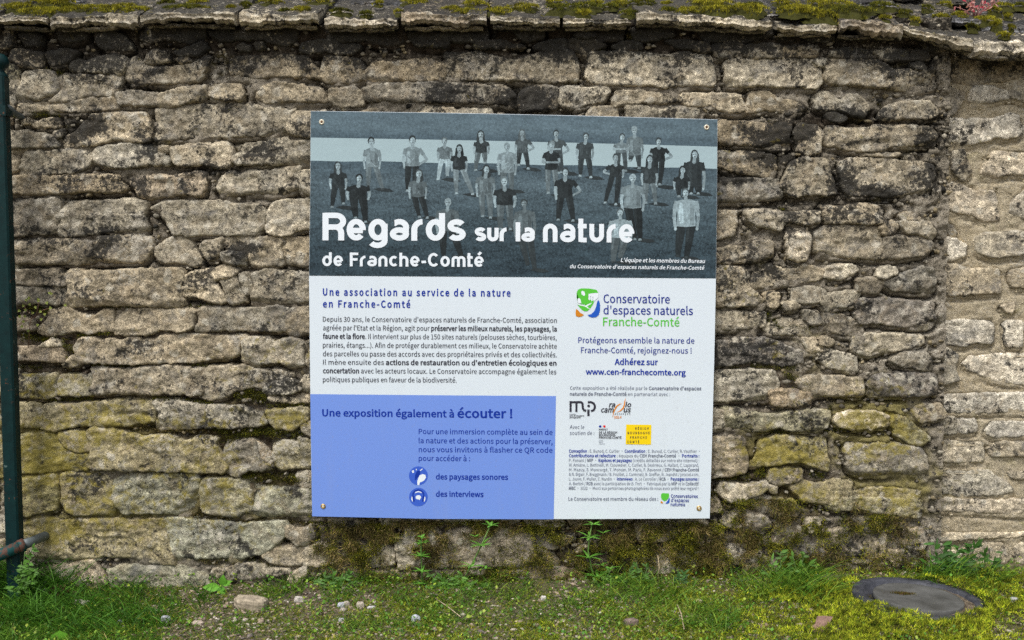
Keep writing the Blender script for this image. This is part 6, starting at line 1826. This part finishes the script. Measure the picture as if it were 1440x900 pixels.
# ---- stones lying on the ground
M_ROCK = vcol_material('loose_stone', .9, .4, 90, bump=.003)
def rock(name, label, px, py, wpx, hpx, col, cat='stone', flatn=1.0, group=None, seed=0):
    r = random.Random(seed + int(px))
    x, y, z = on_ground(px, py + hpx * .4)
    y = min(y, -.02)
    s_ = (y + CAM_D) / FPX
    nu, nv = 14, 9
    V, F = [], []
    for j in range(nv + 1):
        ph_ = math.pi * j / nv
        for i in range(nu):
            th = 2 * math.pi * i / nu
            k = 1 + .24 * float(fbm(math.cos(th) * math.sin(ph_) * 1.6 + px, math.sin(th) * math.sin(ph_) * 1.6 + math.cos(ph_) * 1.3, 5 + seed, 3))
            dx, dy, dz = math.sin(ph_) * math.cos(th), math.sin(ph_) * math.sin(th), math.cos(ph_)
            # squared-off facets
            dx, dy, dz = (math.copysign(abs(v) ** .72, v) for v in (dx, dy, dz))
            V.append((dx * k * wpx * s_ / 2, dy * k * wpx * s_ / 2 * .6, (dz * k * .62 + .3) * hpx * s_ * flatn))
    for j in range(nv):
        for i in range(nu):
            F.append((j * nu + i, (j + 1) * nu + i, (j + 1) * nu + (i + 1) % nu, j * nu + (i + 1) % nu))
    o = mesh_obj(name, V, F, M_ROCK, None, False, cols=np.tile(np.array([col]) * .72, (len(V), 1)) * rng.uniform(.8, 1.2, (len(V), 1)))
    o.location = (x, y, z)
    o.rotation_euler = (0, r.uniform(-.12, .12), r.uniform(-.2, .2))
    tag(o, label, cat, group)
    return o
rock('rock', 'largest loose pale beige rock at the wall foot, right of the green sprout', 352, 847, 50, 20, (.45, .38, .28))
rock('rock', 'small white stone in the grass just right of the green post', 63, 833, 13, 13, (.55, .53, .52))
rock('rock', 'small pale stone in the grass below the wall, near the red-leaved weed', 115, 848, 22, 8, (.5, .46, .4))
rock('rock', 'blue-white stone on the gravel, left of the pale flat stones', 233, 870, 13, 9, (.52, .53, .58))
rock('rock', 'long flat beige stone on the gravel below the green sprout', 278, 876, 18, 6, (.46, .38, .31))
rock('rock', 'whitish stone in the grass right of the largest loose rock', 421, 843, 15, 9, (.55, .5, .45))
rock('rock', 'dark grey stone half hidden in the grass at the lower left', 168, 876, 9, 8, (.16, .17, .19))
rock('rock', 'blue-grey stone, left one of a row of three below the panel corner', 480, 851, 11, 9, (.5, .51, .55))
rock('rock', 'rounded cream stone, middle one of a row of three below the panel corner', 488, 850, 9, 10, (.58, .5, .43))
rock('rock', 'cream wedge-shaped stone, right one of a row of three below the panel corner', 507, 851, 11, 11, (.56, .49, .4))
rock('rock', 'flat white stone just right of the row of three stones', 522, 854, 12, 4, (.6, .58, .58))
rock('rock', 'pale pebble in the gravel below the row of three stones', 480, 872, 9, 6, (.55, .55, .58))
rock('rock', 'pale bluish round stone alone in the grass below the panel', 585, 870, 14, 11, (.55, .57, .63))
rock('rock', 'small bright white pebble at the wall foot below the white panel half', 764, 841, 8, 7, (.68, .64, .6))
rock('rock', 'brownish pointed stone in the grass near the bottom edge of the photo', 888, 875, 22, 11, (.24, .18, .15))
rock('rock', 'small cream stone in the grass under the lower right rivet of the panel', 983, 846, 9, 8, (.52, .44, .3))
rock('rock', 'small tan stone in the gravel left of the reddish brown slab', 1075, 880, 13, 8, (.36, .27, .19))
rock('rock', 'small white stone on the moss left of the round cover', 1117, 869, 11, 6, (.6, .57, .55))
rock('rock', 'white angular stone on the moss right of the round cover', 1426, 844, 15, 8, (.6, .6, .6))
rock('rock', 'small pink-beige stone on the moss above the reddish brown slab', 1140, 859, 10, 6, (.42, .32, .27))
# reddish flat fragment
def slabfrag():
    c = on_ground(1154, 888)
    o2 = [(0, .2), (.28, .0), (.42, .18), (.5, .1), (.62, .3), (.78, .25), (.82, .62), (1.0, .95), (.7, 1.0), (.42, .98), (.3, .6), (.1, .4)]
    W, H = 32 / 570, 26 / 570
    V = [((a - .5) * W, -.012 + .020 * b, (b - .25) * H * .8 + .004) for a, b in o2]
    V += [(a, b + .005, c_ - .002) for a, b, c_ in V]
    n = len(o2)
    F = [tuple(range(n)), tuple(range(n, 2 * n))[::-1]] + [(k, n + k, n + (k + 1) % n, (k + 1) % n) for k in range(n)]
    o = mesh_obj('stone_fragment', V, F, M_ROCK, None, False, cols=np.tile(np.array([[.24, .15, .12]]), (len(V), 1)))
    o.location = c
    tag(o, 'reddish brown flat broken fragment lying on the moss left of the round cover', 'stone')
slabfrag()

# ------------------------------------------------------------------ round cover in the moss
cv = thing('manhole_cover', 'round dark grey metal service cover sunk in moss at the lower right', 'manhole cover', (mh[0], mh[1], mh[2] + .010))
cv.rotation_euler = (math.radians(1.5), math.radians(2.6), 0)
m, nt, b = new_mat('cast_iron')
p = pos(nt)
n1 = noise(nt, p, 30, 6, .65); n2 = noise(nt, p, 220, 4, .7)
c = mixc(nt, ramp(nt, n1, [(.35, 0), (.65, 1)]), (.02, .022, .030), (.06, .063, .08))
c = mixc(nt, ramp(nt, n2, [(.62, 0), (.74, .45)]), c, (.25, .25, .27))
L(nt, c, b.inputs['Base Color']); b.inputs['Roughness'].default_value = .62; b.inputs['Specular IOR Level'].default_value = .5
bp = N(nt, 'Bump'); bp.inputs['Distance'].default_value = .0012; L(nt, n2, bp.inputs['Height']); L(nt, bp.outputs[0], b.inputs['Normal'])
M_IRON = m
m2, nt, b = new_mat('worn_lid')
p = pos(nt); n1 = noise(nt, p, 18, 6, .6); n2 = noise(nt, p, 300, 4, .7)
c = mixc(nt, ramp(nt, n1, [(.35, 0), (.68, 1)]), (.055, .055, .052), (.115, .116, .113)); c = mixc(nt, ramp(nt, n2, [(.64, 0), (.76, .4)]), c, (.3, .29, .27))
L(nt, c, b.inputs['Base Color']); b.inputs['Roughness'].default_value = .6
def lathe_obj(name, prof, mat, n=64, wob=0.0):
    mbb = MB(); mbb.lathe((0, 0, 0), prof, n)
    V = np.concatenate(mbb.v)
    a = np.arctan2(V[:, 1], V[:, 0]); rr = np.hypot(V[:, 0], V[:, 1])
    k = 1 + wob * np.sin(a * 3 + 1) * (rr > .1) + wob * .6 * np.sin(a * 11) * (rr > .1)
    V[:, 0] *= k; V[:, 1] *= k
    return mesh_obj(name, V, mbb.f, mat, cv, True)
lathe_obj('frame_ring', [(.1455, -.03), (.1455, -.002), (.1435, .001), (.139, .002), (.122, .0015), (.120, -.001), (.117, -.011), (.100, -.011), (.100, -.014)], M_IRON, wob=.008)
lathe_obj('lid', [(.0985, -.008), (.0985, .0005), (.0970, .0016), (.091, .0020), (.083, .0008), (.03, .0), (.001, .0)], m2)
mb = MB()
for a in (200, 285, 60, 130):
    x_, y_ = .134 * math.cos(math.radians(a)), .134 * math.sin(math.radians(a))
    mb = MB(); mb.lathe((x_, y_, .0018), [(.011, -.002), (.010, .0012), (.006, .0014), (.005, .0006)], 14)
    mesh_obj('lug', np.concatenate(mb.v), mb.f, M_IRON, cv, True)
nb_ = 2600                                        # moss caught in the lid and along the groove
an = rng.uniform(0, 2 * np.pi, nb_); q = rng.random(nb_)
X_ = np.where(q < .45, -.028 + rng.normal(0, .014, nb_), .1095 * np.cos(an) + rng.normal(0, .004, nb_))
Y_ = np.where(q < .45, .022 + rng.normal(0, .005, nb_), .1095 * np.sin(an) + rng.normal(0, .004, nb_))
k = (q < .45) | (fbm(an * 1.5, an * 0, 3, 2) > .05)
X_, Y_ = X_[k], Y_[k]; nb_ = len(X_)
V, F, C = blades(nb_, np.stack([X_, Y_, np.where(q[k] < .45, -.0005, -.007)], 1), rng.normal(0, .6, (nb_, 3)) + [0, 0, .8], rng.uniform(.002, .006, nb_), np.full(nb_, .0014), pick([(.10, .09, .015), (.16, .14, .02), (.14, .07, .03), (.05, .05, .012)], nb_, .3), 1, 0)
o = mesh_obj('lid_moss', V, F, M_MOSS, cv, False, cols=C); o['kind'] = 'stuff'

# ------------------------------------------------------------------ green iron post with its fixings
m, nt, b = new_mat('green_paint')
p = pos(nt); n1 = noise(nt, p, 40, 6, .65); n2 = noise(nt, p, 12, 4, .6)
c = mixc(nt, ramp(nt, n1, [(.3, 0), (.7, 1)]), (.001, .013, .0145), (.0025, .026, .027))
c = mixc(nt, ramp(nt, n1, [(.66, 0), (.69, .8)]), c, (.10, .15, .14))
n3 = noise(nt, p, 90, 5, .7)
c = mixc(nt, math_n(nt, 'MULTIPLY', ramp(nt, n3, [(.60, 0), (.64, 1)]), ramp(nt, n2, [(.5, 0), (.6, .85)])), c, (.13, .055, .03))
L(nt, c, b.inputs['Base Color']); b.inputs['Roughness'].default_value = .5; b.inputs['Specular IOR Level'].default_value = .2
M_GREEN = m
m, nt, b = new_mat('rusty_green_paint')
p = pos(nt); n1 = noise(nt, p, 55, 5, .6); n2 = noise(nt, p, 300, 4, .6)
c = mixc(nt, ramp(nt, n1, [(.48, 0), (.54, 1)]), (.006, .055, .055), mixc(nt, n2, (.06, .03, .022), (.12, .06, .042)))
L(nt, c, b.inputs['Base Color']); b.inputs['Roughness'].default_value = .65
M_RUST = m
M_ZINC = plain_mat('weathered_zinc', (.11, .13, .135), .55, .5, .4, 60, .5)
YP = -.085
top_p, bot_p = pt(-.5, 108, YP), pt(22, 800, YP)
gz = -.05
post = thing('green_post', 'dark green painted iron gate post standing against the wall at the left edge', 'post', (bot_p[0], YP, gz))
def pline(z):
    t = (z - bot_p[2]) / (top_p[2] - bot_p[2]); return bot_p[0] + (top_p[0] - bot_p[0]) * t
mb = MB()
w_, d_, cb = .0165, .0165, .004
ring8 = [(-w_ + cb, -d_), (w_ - cb, -d_), (w_, -d_ + cb), (w_, d_ - cb), (w_ - cb, d_), (-w_ + cb, d_), (-w_, d_ - cb), (-w_, -d_ + cb)]
V, F = [], []
for z in np.linspace(gz - .05, top_p[2], 12):
    for a, b_ in ring8: V.append((pline(z) + a, YP + b_, z))
for i in range(11):
    for k in range(8): F.append((i * 8 + k, i * 8 + (k + 1) % 8, (i + 1) * 8 + (k + 1) % 8, (i + 1) * 8 + k))
F.append(tuple(range(88, 96)))
mb.add(V, F); mb.build('shaft', M_GREEN, post, False)
mb = MB(); mb.lathe((top_p[0], YP, top_p[2]), [(.019, -.001), (.0195, .004), (.012, .012), (.011, .018), (.020, .024), (.0225, .034), (.019, .046), (.010, .053), (.001, .055)], 24); mb.build('knob', M_GREEN, post)
q1 = pt(4, 152, YP)
mb = MB(); mb.box(pline(q1[2]) - .0195, pline(q1[2]) + .0195, YP - .0185, YP + .0185, q1[2] - .02, q1[2] + .004); mb.build('collar', M_GREEN, post, False)
mb = MB(); a = pt(11, 150, YP); b_ = pt(30, 165, -.002); mb.tube([a, ((a[0] + b_[0]) / 2, (a[1] + b_[1]) / 2, (a[2] + b_[2]) / 2 - .002), b_, (b_[0] + .002, .03, b_[2] - .003)], [.006, .007, .008, .008], 8); mb.build('wall_fixing', M_ZINC, post)
mb = MB(); mb.tube([pt(-60, 812, YP - .045), pt(-6, 783, YP - .03), pt(28, 768, YP - .018)], .0145, 12); mb.tube([pt(26, 769, YP - .018), pt(34, 766, YP - .01)], .0165, 12); mb.build('lower_rail', M_RUST, post)
mb = MB(); mb.tube([pt(34, 766, YP - .01), pt(48, 760, -.05), pt(62, 754, -.012), pt(66, 752, .03)], [.013, .0115, .0115, .012], 10); mb.build('wall_fixing', M_ZINC, post)

# ------------------------------------------------------------------ plants
def whorl(mb, c, n, Lf, W, col, ang=0, tilt=.45):
    for k in range(n):
        a = ang + 2 * math.pi * k / n + random.uniform(-.25, .25)
        d = np.array([math.cos(a), math.sin(a) * .8 - .15, tilt + random.uniform(-.2, .2)])
        mb.leaf(c, d, (0, 0, 1), Lf * random.uniform(.8, 1.15), W, np.array(col) * random.uniform(.8, 1.2), .25, n=5)
GL = (.14, .36, .045)
def goosegrass(label, stems, group=None):
    base = pt(*stems[0][0][0], -.035)
    t = thing('goosegrass_plant', label, 'plant', base, group)
    ms, ml = MB(), MB()
    for poly, wh in stems:
        P = [pt(x, y, -.035 - .012 * i / len(poly)) for i, (x, y) in enumerate(poly)]
        ms.tube(P, [.0018] * (len(P) - 1) + [.0012], 6, (.18, .32, .08))
        for (x, y, n, L_) in wh:
            whorl(ml, pt(x, y, -.046), n, L_ / 570 * 1.15, .0066, GL, random.uniform(0, 3))
    ms.build('stem', M_LEAF, t); ml.build('leaves', M_LEAF, t)
goosegrass('upright goosegrass with stacked whorls of leaves against the wall, below the icons of the panel',
  [([(594, 832), (593, 800), (592, 770), (593, 752)], [(593, 764, 6, 12), (592, 783, 7, 14), (593, 804, 7, 13), (592, 822, 6, 10), (593, 756, 5, 7)])])
goosegrass('leaning goosegrass reaching the bottom edge of the panel beside the blue field corner',
  [([(646, 826), (660, 800), (677, 767), (690, 738)], [(649, 820, 6, 16), (664, 797, 7, 17), (677, 768, 7, 16), (690, 740, 6, 13), (668, 755, 3, 8), (683, 800, 3, 9)])])
goosegrass('tallest goosegrass, rising to the white half of the panel right of its middle',
  [([(842, 826), (832, 800), (827, 775), (829, 755), (833, 735)], [(840, 812, 6, 18), (828, 785, 7, 19), (830, 757, 7, 18), (835, 738, 6, 13), (845, 795, 3, 12), (848, 750, 3, 10)]),
   ([(842, 826), (850, 806), (862, 796)], [(858, 800, 5, 12), (850, 808, 4, 10)])])

def leafy(name, label, base_px, leaves, stemcol=(.12, .2, .04), y=-.04, cat='plant', mat=None, round_=False, stems=True):
    """leaves: (x, y, length px, angle deg, width px, colour)"""
    b0 = pt(*base_px, y)
    t = thing(name, label, cat, b0)
    ms = MB()
    for (x, yy, Lp, an, Wp, col) in leaves:
        a = math.radians(an)
        # leaf base is at the near end of its midrib
        bx, by = x - math.cos(a) * Lp / 2, yy + math.sin(a) * Lp / 2
        c = pt(bx, by, y - .012)
        if stems: ms.tube([b0, ((b0[0] + c[0]) / 2 + .002, y - .004, (b0[2] + c[2]) / 2), c], .0009, 5, stemcol)
        ml = MB()
        ml.leaf(c, (math.cos(a), -.25, math.sin(a)), (0, -1, .35), Lp / 570, Wp / 570, col, .12, n=7, tipw=1 if round_ else 0)
        ml.build('leaf', M_LEAF, t)
    if stems: ms.build('stem', M_LEAF, t)
BG = (.16, .42, .035)
leafy('sprout', 'bright green sprout with four toothed leaves at the foot of the wall, lower left', (307, 850),
      [(297, 825, 22, 176, 12, BG), (314, 815, 16, 84, 11, (.12, .33, .03)), (320, 819, 14, 25, 8, (.14, .38, .03)), (312, 833, 17, 278, 11, (.13, .36, .04))], y=-.05)
leafy('seedling', 'pale yellow-green rosette of narrow leaves at the back rim of the round cover', (1288, 820),
      [(1282, 812, 13, 135, 4.5, (.42, .5, .14)), (1298, 811, 16, 48, 5.5, (.40, .5, .13)), (1296, 819, 17, 5, 4.5, (.34, .46, .1)), (1283, 825, 12, 200, 4, (.3, .42, .1)), (1304, 822, 8, 20, 5, (.5, .55, .3))], y=-.07, stems=False)
leafy('round_leaved_plant', 'round bright green leaf at the bottom edge, lower left', (87, 912), [(87, 899, 22, 95, 23, (.14, .36, .03))], y=-.36, round_=True)
leafy('round_leaved_plant', 'round scalloped green leaf in the grass, right of the leaf at the bottom edge', (148, 892), [(146, 876, 22, 80, 24, (.11, .31, .03))], y=-.2, round_=True)
leafy('round_leaved_plant', 'pale green leaf low in the grass, right of the scalloped one', (170, 905), [(167, 896, 13, 70, 14, (.13, .30, .03))], y=-.3, round_=True)
# wall plant beside the post
t = thing('creeping_wall_plant', 'creeping plant with tiny lobed yellow-green leaves in a joint beside the green post', 'plant', pt(48, 445, -.01))
spots = [(33, 430), (37, 422), (54, 423), (66, 426), (71, 433), (50, 432), (27, 437), (36, 436), (57, 438), (28, 445), (35, 445), (63, 442), (33, 452), (58, 449), (31, 459), (53, 457), (40, 465), (14, 463), (10, 475), (10, 470), (42, 428), (46, 440), (92, 429), (72, 403 + 10), (40, 418 + 2), (54, 421), (70, 412), (41, 419)]
ms = MB()
for i, (x, y) in enumerate(spots):
    ml = MB(); cc = pt(x, y, -.028)
    for k in range(3):
        a = k * 2.1 + i
        ml.leaf(cc, (math.cos(a), -.3, math.sin(a)), (0, -1, .2), .0042, .0044, np.array((.28, .33, .07)) * random.uniform(.7, 1.15), .1, n=4, tipw=1)
    ml.build('leaf', M_LEAF, t)
for (pts_) in ([(50, 446), (40, 440), (33, 430)], [(50, 446), (60, 436), (71, 433)], [(50, 446), (34, 452), (14, 463), (9, 475)], [(45, 445), (42, 455), (40, 490)], [(50, 446), (54, 430), (54, 421)]):
    ms.tube([pt(a, b_, -.02) for a, b_ in pts_], .0008, 5, (.16, .09, .06))
ms.build('stem', M_TWIG, t)
# weeds right of the cover
def bushy(name, label, spots, base, col, y=-.05, Lp=11, Wp=4, cat='plant', stemc=(.1, .17, .05), k=5, mat=None):
    t = thing(name, label, cat, pt(*base, y))
    ms, ml = MB(), MB()
    for (x, yy) in spots:
        s0 = (base[0] + (x - base[0]) * .15 + random.uniform(-8, 8), base[1] + random.uniform(-3, 3))
        mid = ((s0[0] + x) / 2 + random.uniform(-4, 4), (s0[1] + yy) / 2)
        P = [pt(*s0, y), pt(*mid, y - .008), pt(x, yy, y - .012)]
        ms.tube(P, .0011, 5, stemc)
        for q in range(k + 8):
            f = random.uniform(.25, 1); xx, zz = s0[0] + (x - s0[0]) * f, s0[1] + (yy - s0[1]) * f
            a = random.uniform(-.5, 3.6)
            ml.leaf(pt(xx, zz, y - .012), (math.cos(a), random.uniform(-.6, .2), math.sin(a) * .8), (0, -1, .6), Lp / 570 * random.uniform(.6, 1.2), Wp / 570 * random.uniform(.7, 1.2), np.array(col) * random.uniform(.6, 1.3), .2, n=4)
    ms.build('stem', M_LEAF, t); ml.build('leaves', M_LEAF, t)
random.seed(3)
bushy('weed', 'bushy green weed with thin upright stems behind the round cover, at the wall corner',
      [(1313, 762), (1325, 772), (1338, 760), (1350, 765), (1322, 785), (1345, 780), (1368, 764), (1378, 755), (1332, 800), (1358, 790), (1310, 798), (1370, 800), (1340, 812), (1300, 790)], (1338, 828), (.05, .14, .02), Lp=14, Wp=5)
bushy('weed', 'spreading dark green weed near the right edge, between the cover and the paler wall',
      [(1385, 778), (1398, 790), (1410, 775), (1392, 805), (1380, 812), (1412, 812), (1404, 824), (1375, 795), (1425, 805)], (1390, 832), (.05, .13, .02), Lp=12, Wp=4.5)
bushy('weed', 'tangled light green weed at the wall foot left of the round cover',
      [(1085, 788), (1098, 776), (1115, 782), (1132, 778), (1140, 790), (1105, 800), (1090, 812), (1125, 806), (1145, 808), (1075, 805), (1110, 815), (1150, 815)], (1112, 832), (.10, .22, .03), Lp=11, Wp=4)
bushy('weed', 'low green weed at the wall foot under the right part of the panel',
      [(955, 812), (948, 822), (968, 820), (975, 828), (940, 828), (962, 806)], (956, 836), (.07, .17, .04), Lp=12, Wp=3)
bushy('weed', 'leafy green weed around the base of the tallest goosegrass',
      [(850, 812), (862, 818), (838, 818), (870, 826), (826, 826), (858, 803), (875, 812), (885, 822)], (855, 836), (.10, .22, .03), Lp=9, Wp=3.5)
bushy('weed', 'leafy green weed around the base of the leaning goosegrass',
      [(640, 812), (655, 822), (628, 820), (670, 818), (612, 824), (684, 824), (650, 808), (600, 826)], (642, 834), (.11, .24, .03), Lp=9, Wp=3.5)
bushy('weed', 'fine-leaved weed climbing the mossy wall foot below the yellow label of the panel',
      [(885, 800), (895, 790), (905, 805), (912, 795), (898, 815), (880, 815), (918, 812)], (898, 836), (.09, .20, .03), Lp=9, Wp=3)
bushy('weed', 'low clump of green weed at the wall foot below the lower left panel corner',
      [(455, 808), (468, 800), (480, 812), (492, 806), (445, 816), (500, 818), (475, 820)], (472, 834), (.08, .19, .025), Lp=9, Wp=3.2)
bushy('weed', 'sparse green weed at the wall foot midway between the two left goosegrass plants',
      [(620, 810), (612, 818), (628, 820), (606, 808), (634, 812)], (620, 834), (.09, .21, .03), Lp=9, Wp=3)
bushy('weed', 'small pale-leaved herb in front of the foot of the green post',
      [(35, 776), (46, 770), (42, 782), (30, 790), (50, 800), (24, 812), (40, 815), (12, 826)], (34, 835), (.08, .20, .02), y=-.11, Lp=8, Wp=4)
bushy('red_leaved_weed', 'small weed with dark red leaves at the foot of the wall, lower left',
      [(78, 830), (88, 826), (95, 832), (84, 838), (76, 844), (90, 842), (70, 838)], (84, 850), (.16, .05, .05), y=-.05, Lp=12, Wp=6, stemc=(.2, .08, .06), k=4)
# red-stemmed plant on the coping
t = thing('red_stemmed_plant', 'small plant with pinkish red stems and leaves growing on the coping at the right', 'plant', tuple(roof_pt(1371, 26)))
b0 = np.array(roof_pt(1371, 26)); s_ = (b0[1] + CAM_D) / FPX
ms, ml = MB(), MB()
for (dx, dy) in [(-26, 18), (-16, 22), (-8, 27), (2, 26), (10, 27), (18, 24), (26, 25), (-20, 10), (22, 16), (-3, 18), (30, 22)]:
    tip = b0 + np.array([dx * s_, random.uniform(-.02, .02), dy * s_])
    ms.tube([b0, (b0 + tip) / 2 + np.array([0, 0, .006]), tip], [.0016, .0011, .0007], 5, (.36, .17, .16))
    for q in range(7):
        f = random.uniform(.4, 1.05); a = random.uniform(0, 6.28)
        ml.leaf(b0 + (tip - b0) * f, (math.cos(a), random.uniform(-.5, .3), math.sin(a)), (0, -1, .4), .011 * random.uniform(.6, 1.2), .0045, np.array(random.choice([(.45, .03, .06), (.35, .10, .10), (.5, .25, .22), (.30, .12, .07)])), .2, n=4)
ms.build('stem', M_LEAF, t); ml.build('leaves', M_LEAF, t)
# fallen twigs and dead stalks
for lab, P in (('pale dry grass stalk lying in the turf below the leaning goosegrass', [(612, 846), (630, 862), (648, 880)]),
               ('dead forked stalk standing in the grass below the right half of the panel', [(962, 890), (958, 872), (952, 862)]),
               ('dry stalk leaning on the mossy wall foot under the panel corner', [(924, 822), (927, 806), (925, 792)])):
    mb = MB()
    pp = [on_ground(x, y) if y > 840 else pt(x, y, -.04) for x, y in P]
    pp = [(a, min(b_, -.03), c_ + .008 + .006 * i) for i, (a, b_, c_) in enumerate(pp)]
    mb.tube(pp, [.0014, .0012, .0008], 6, (.45, .36, .24)); o = mb.build('dry_stalk', M_TWIG, None); recenter(o); tag(o, lab, 'stalk')
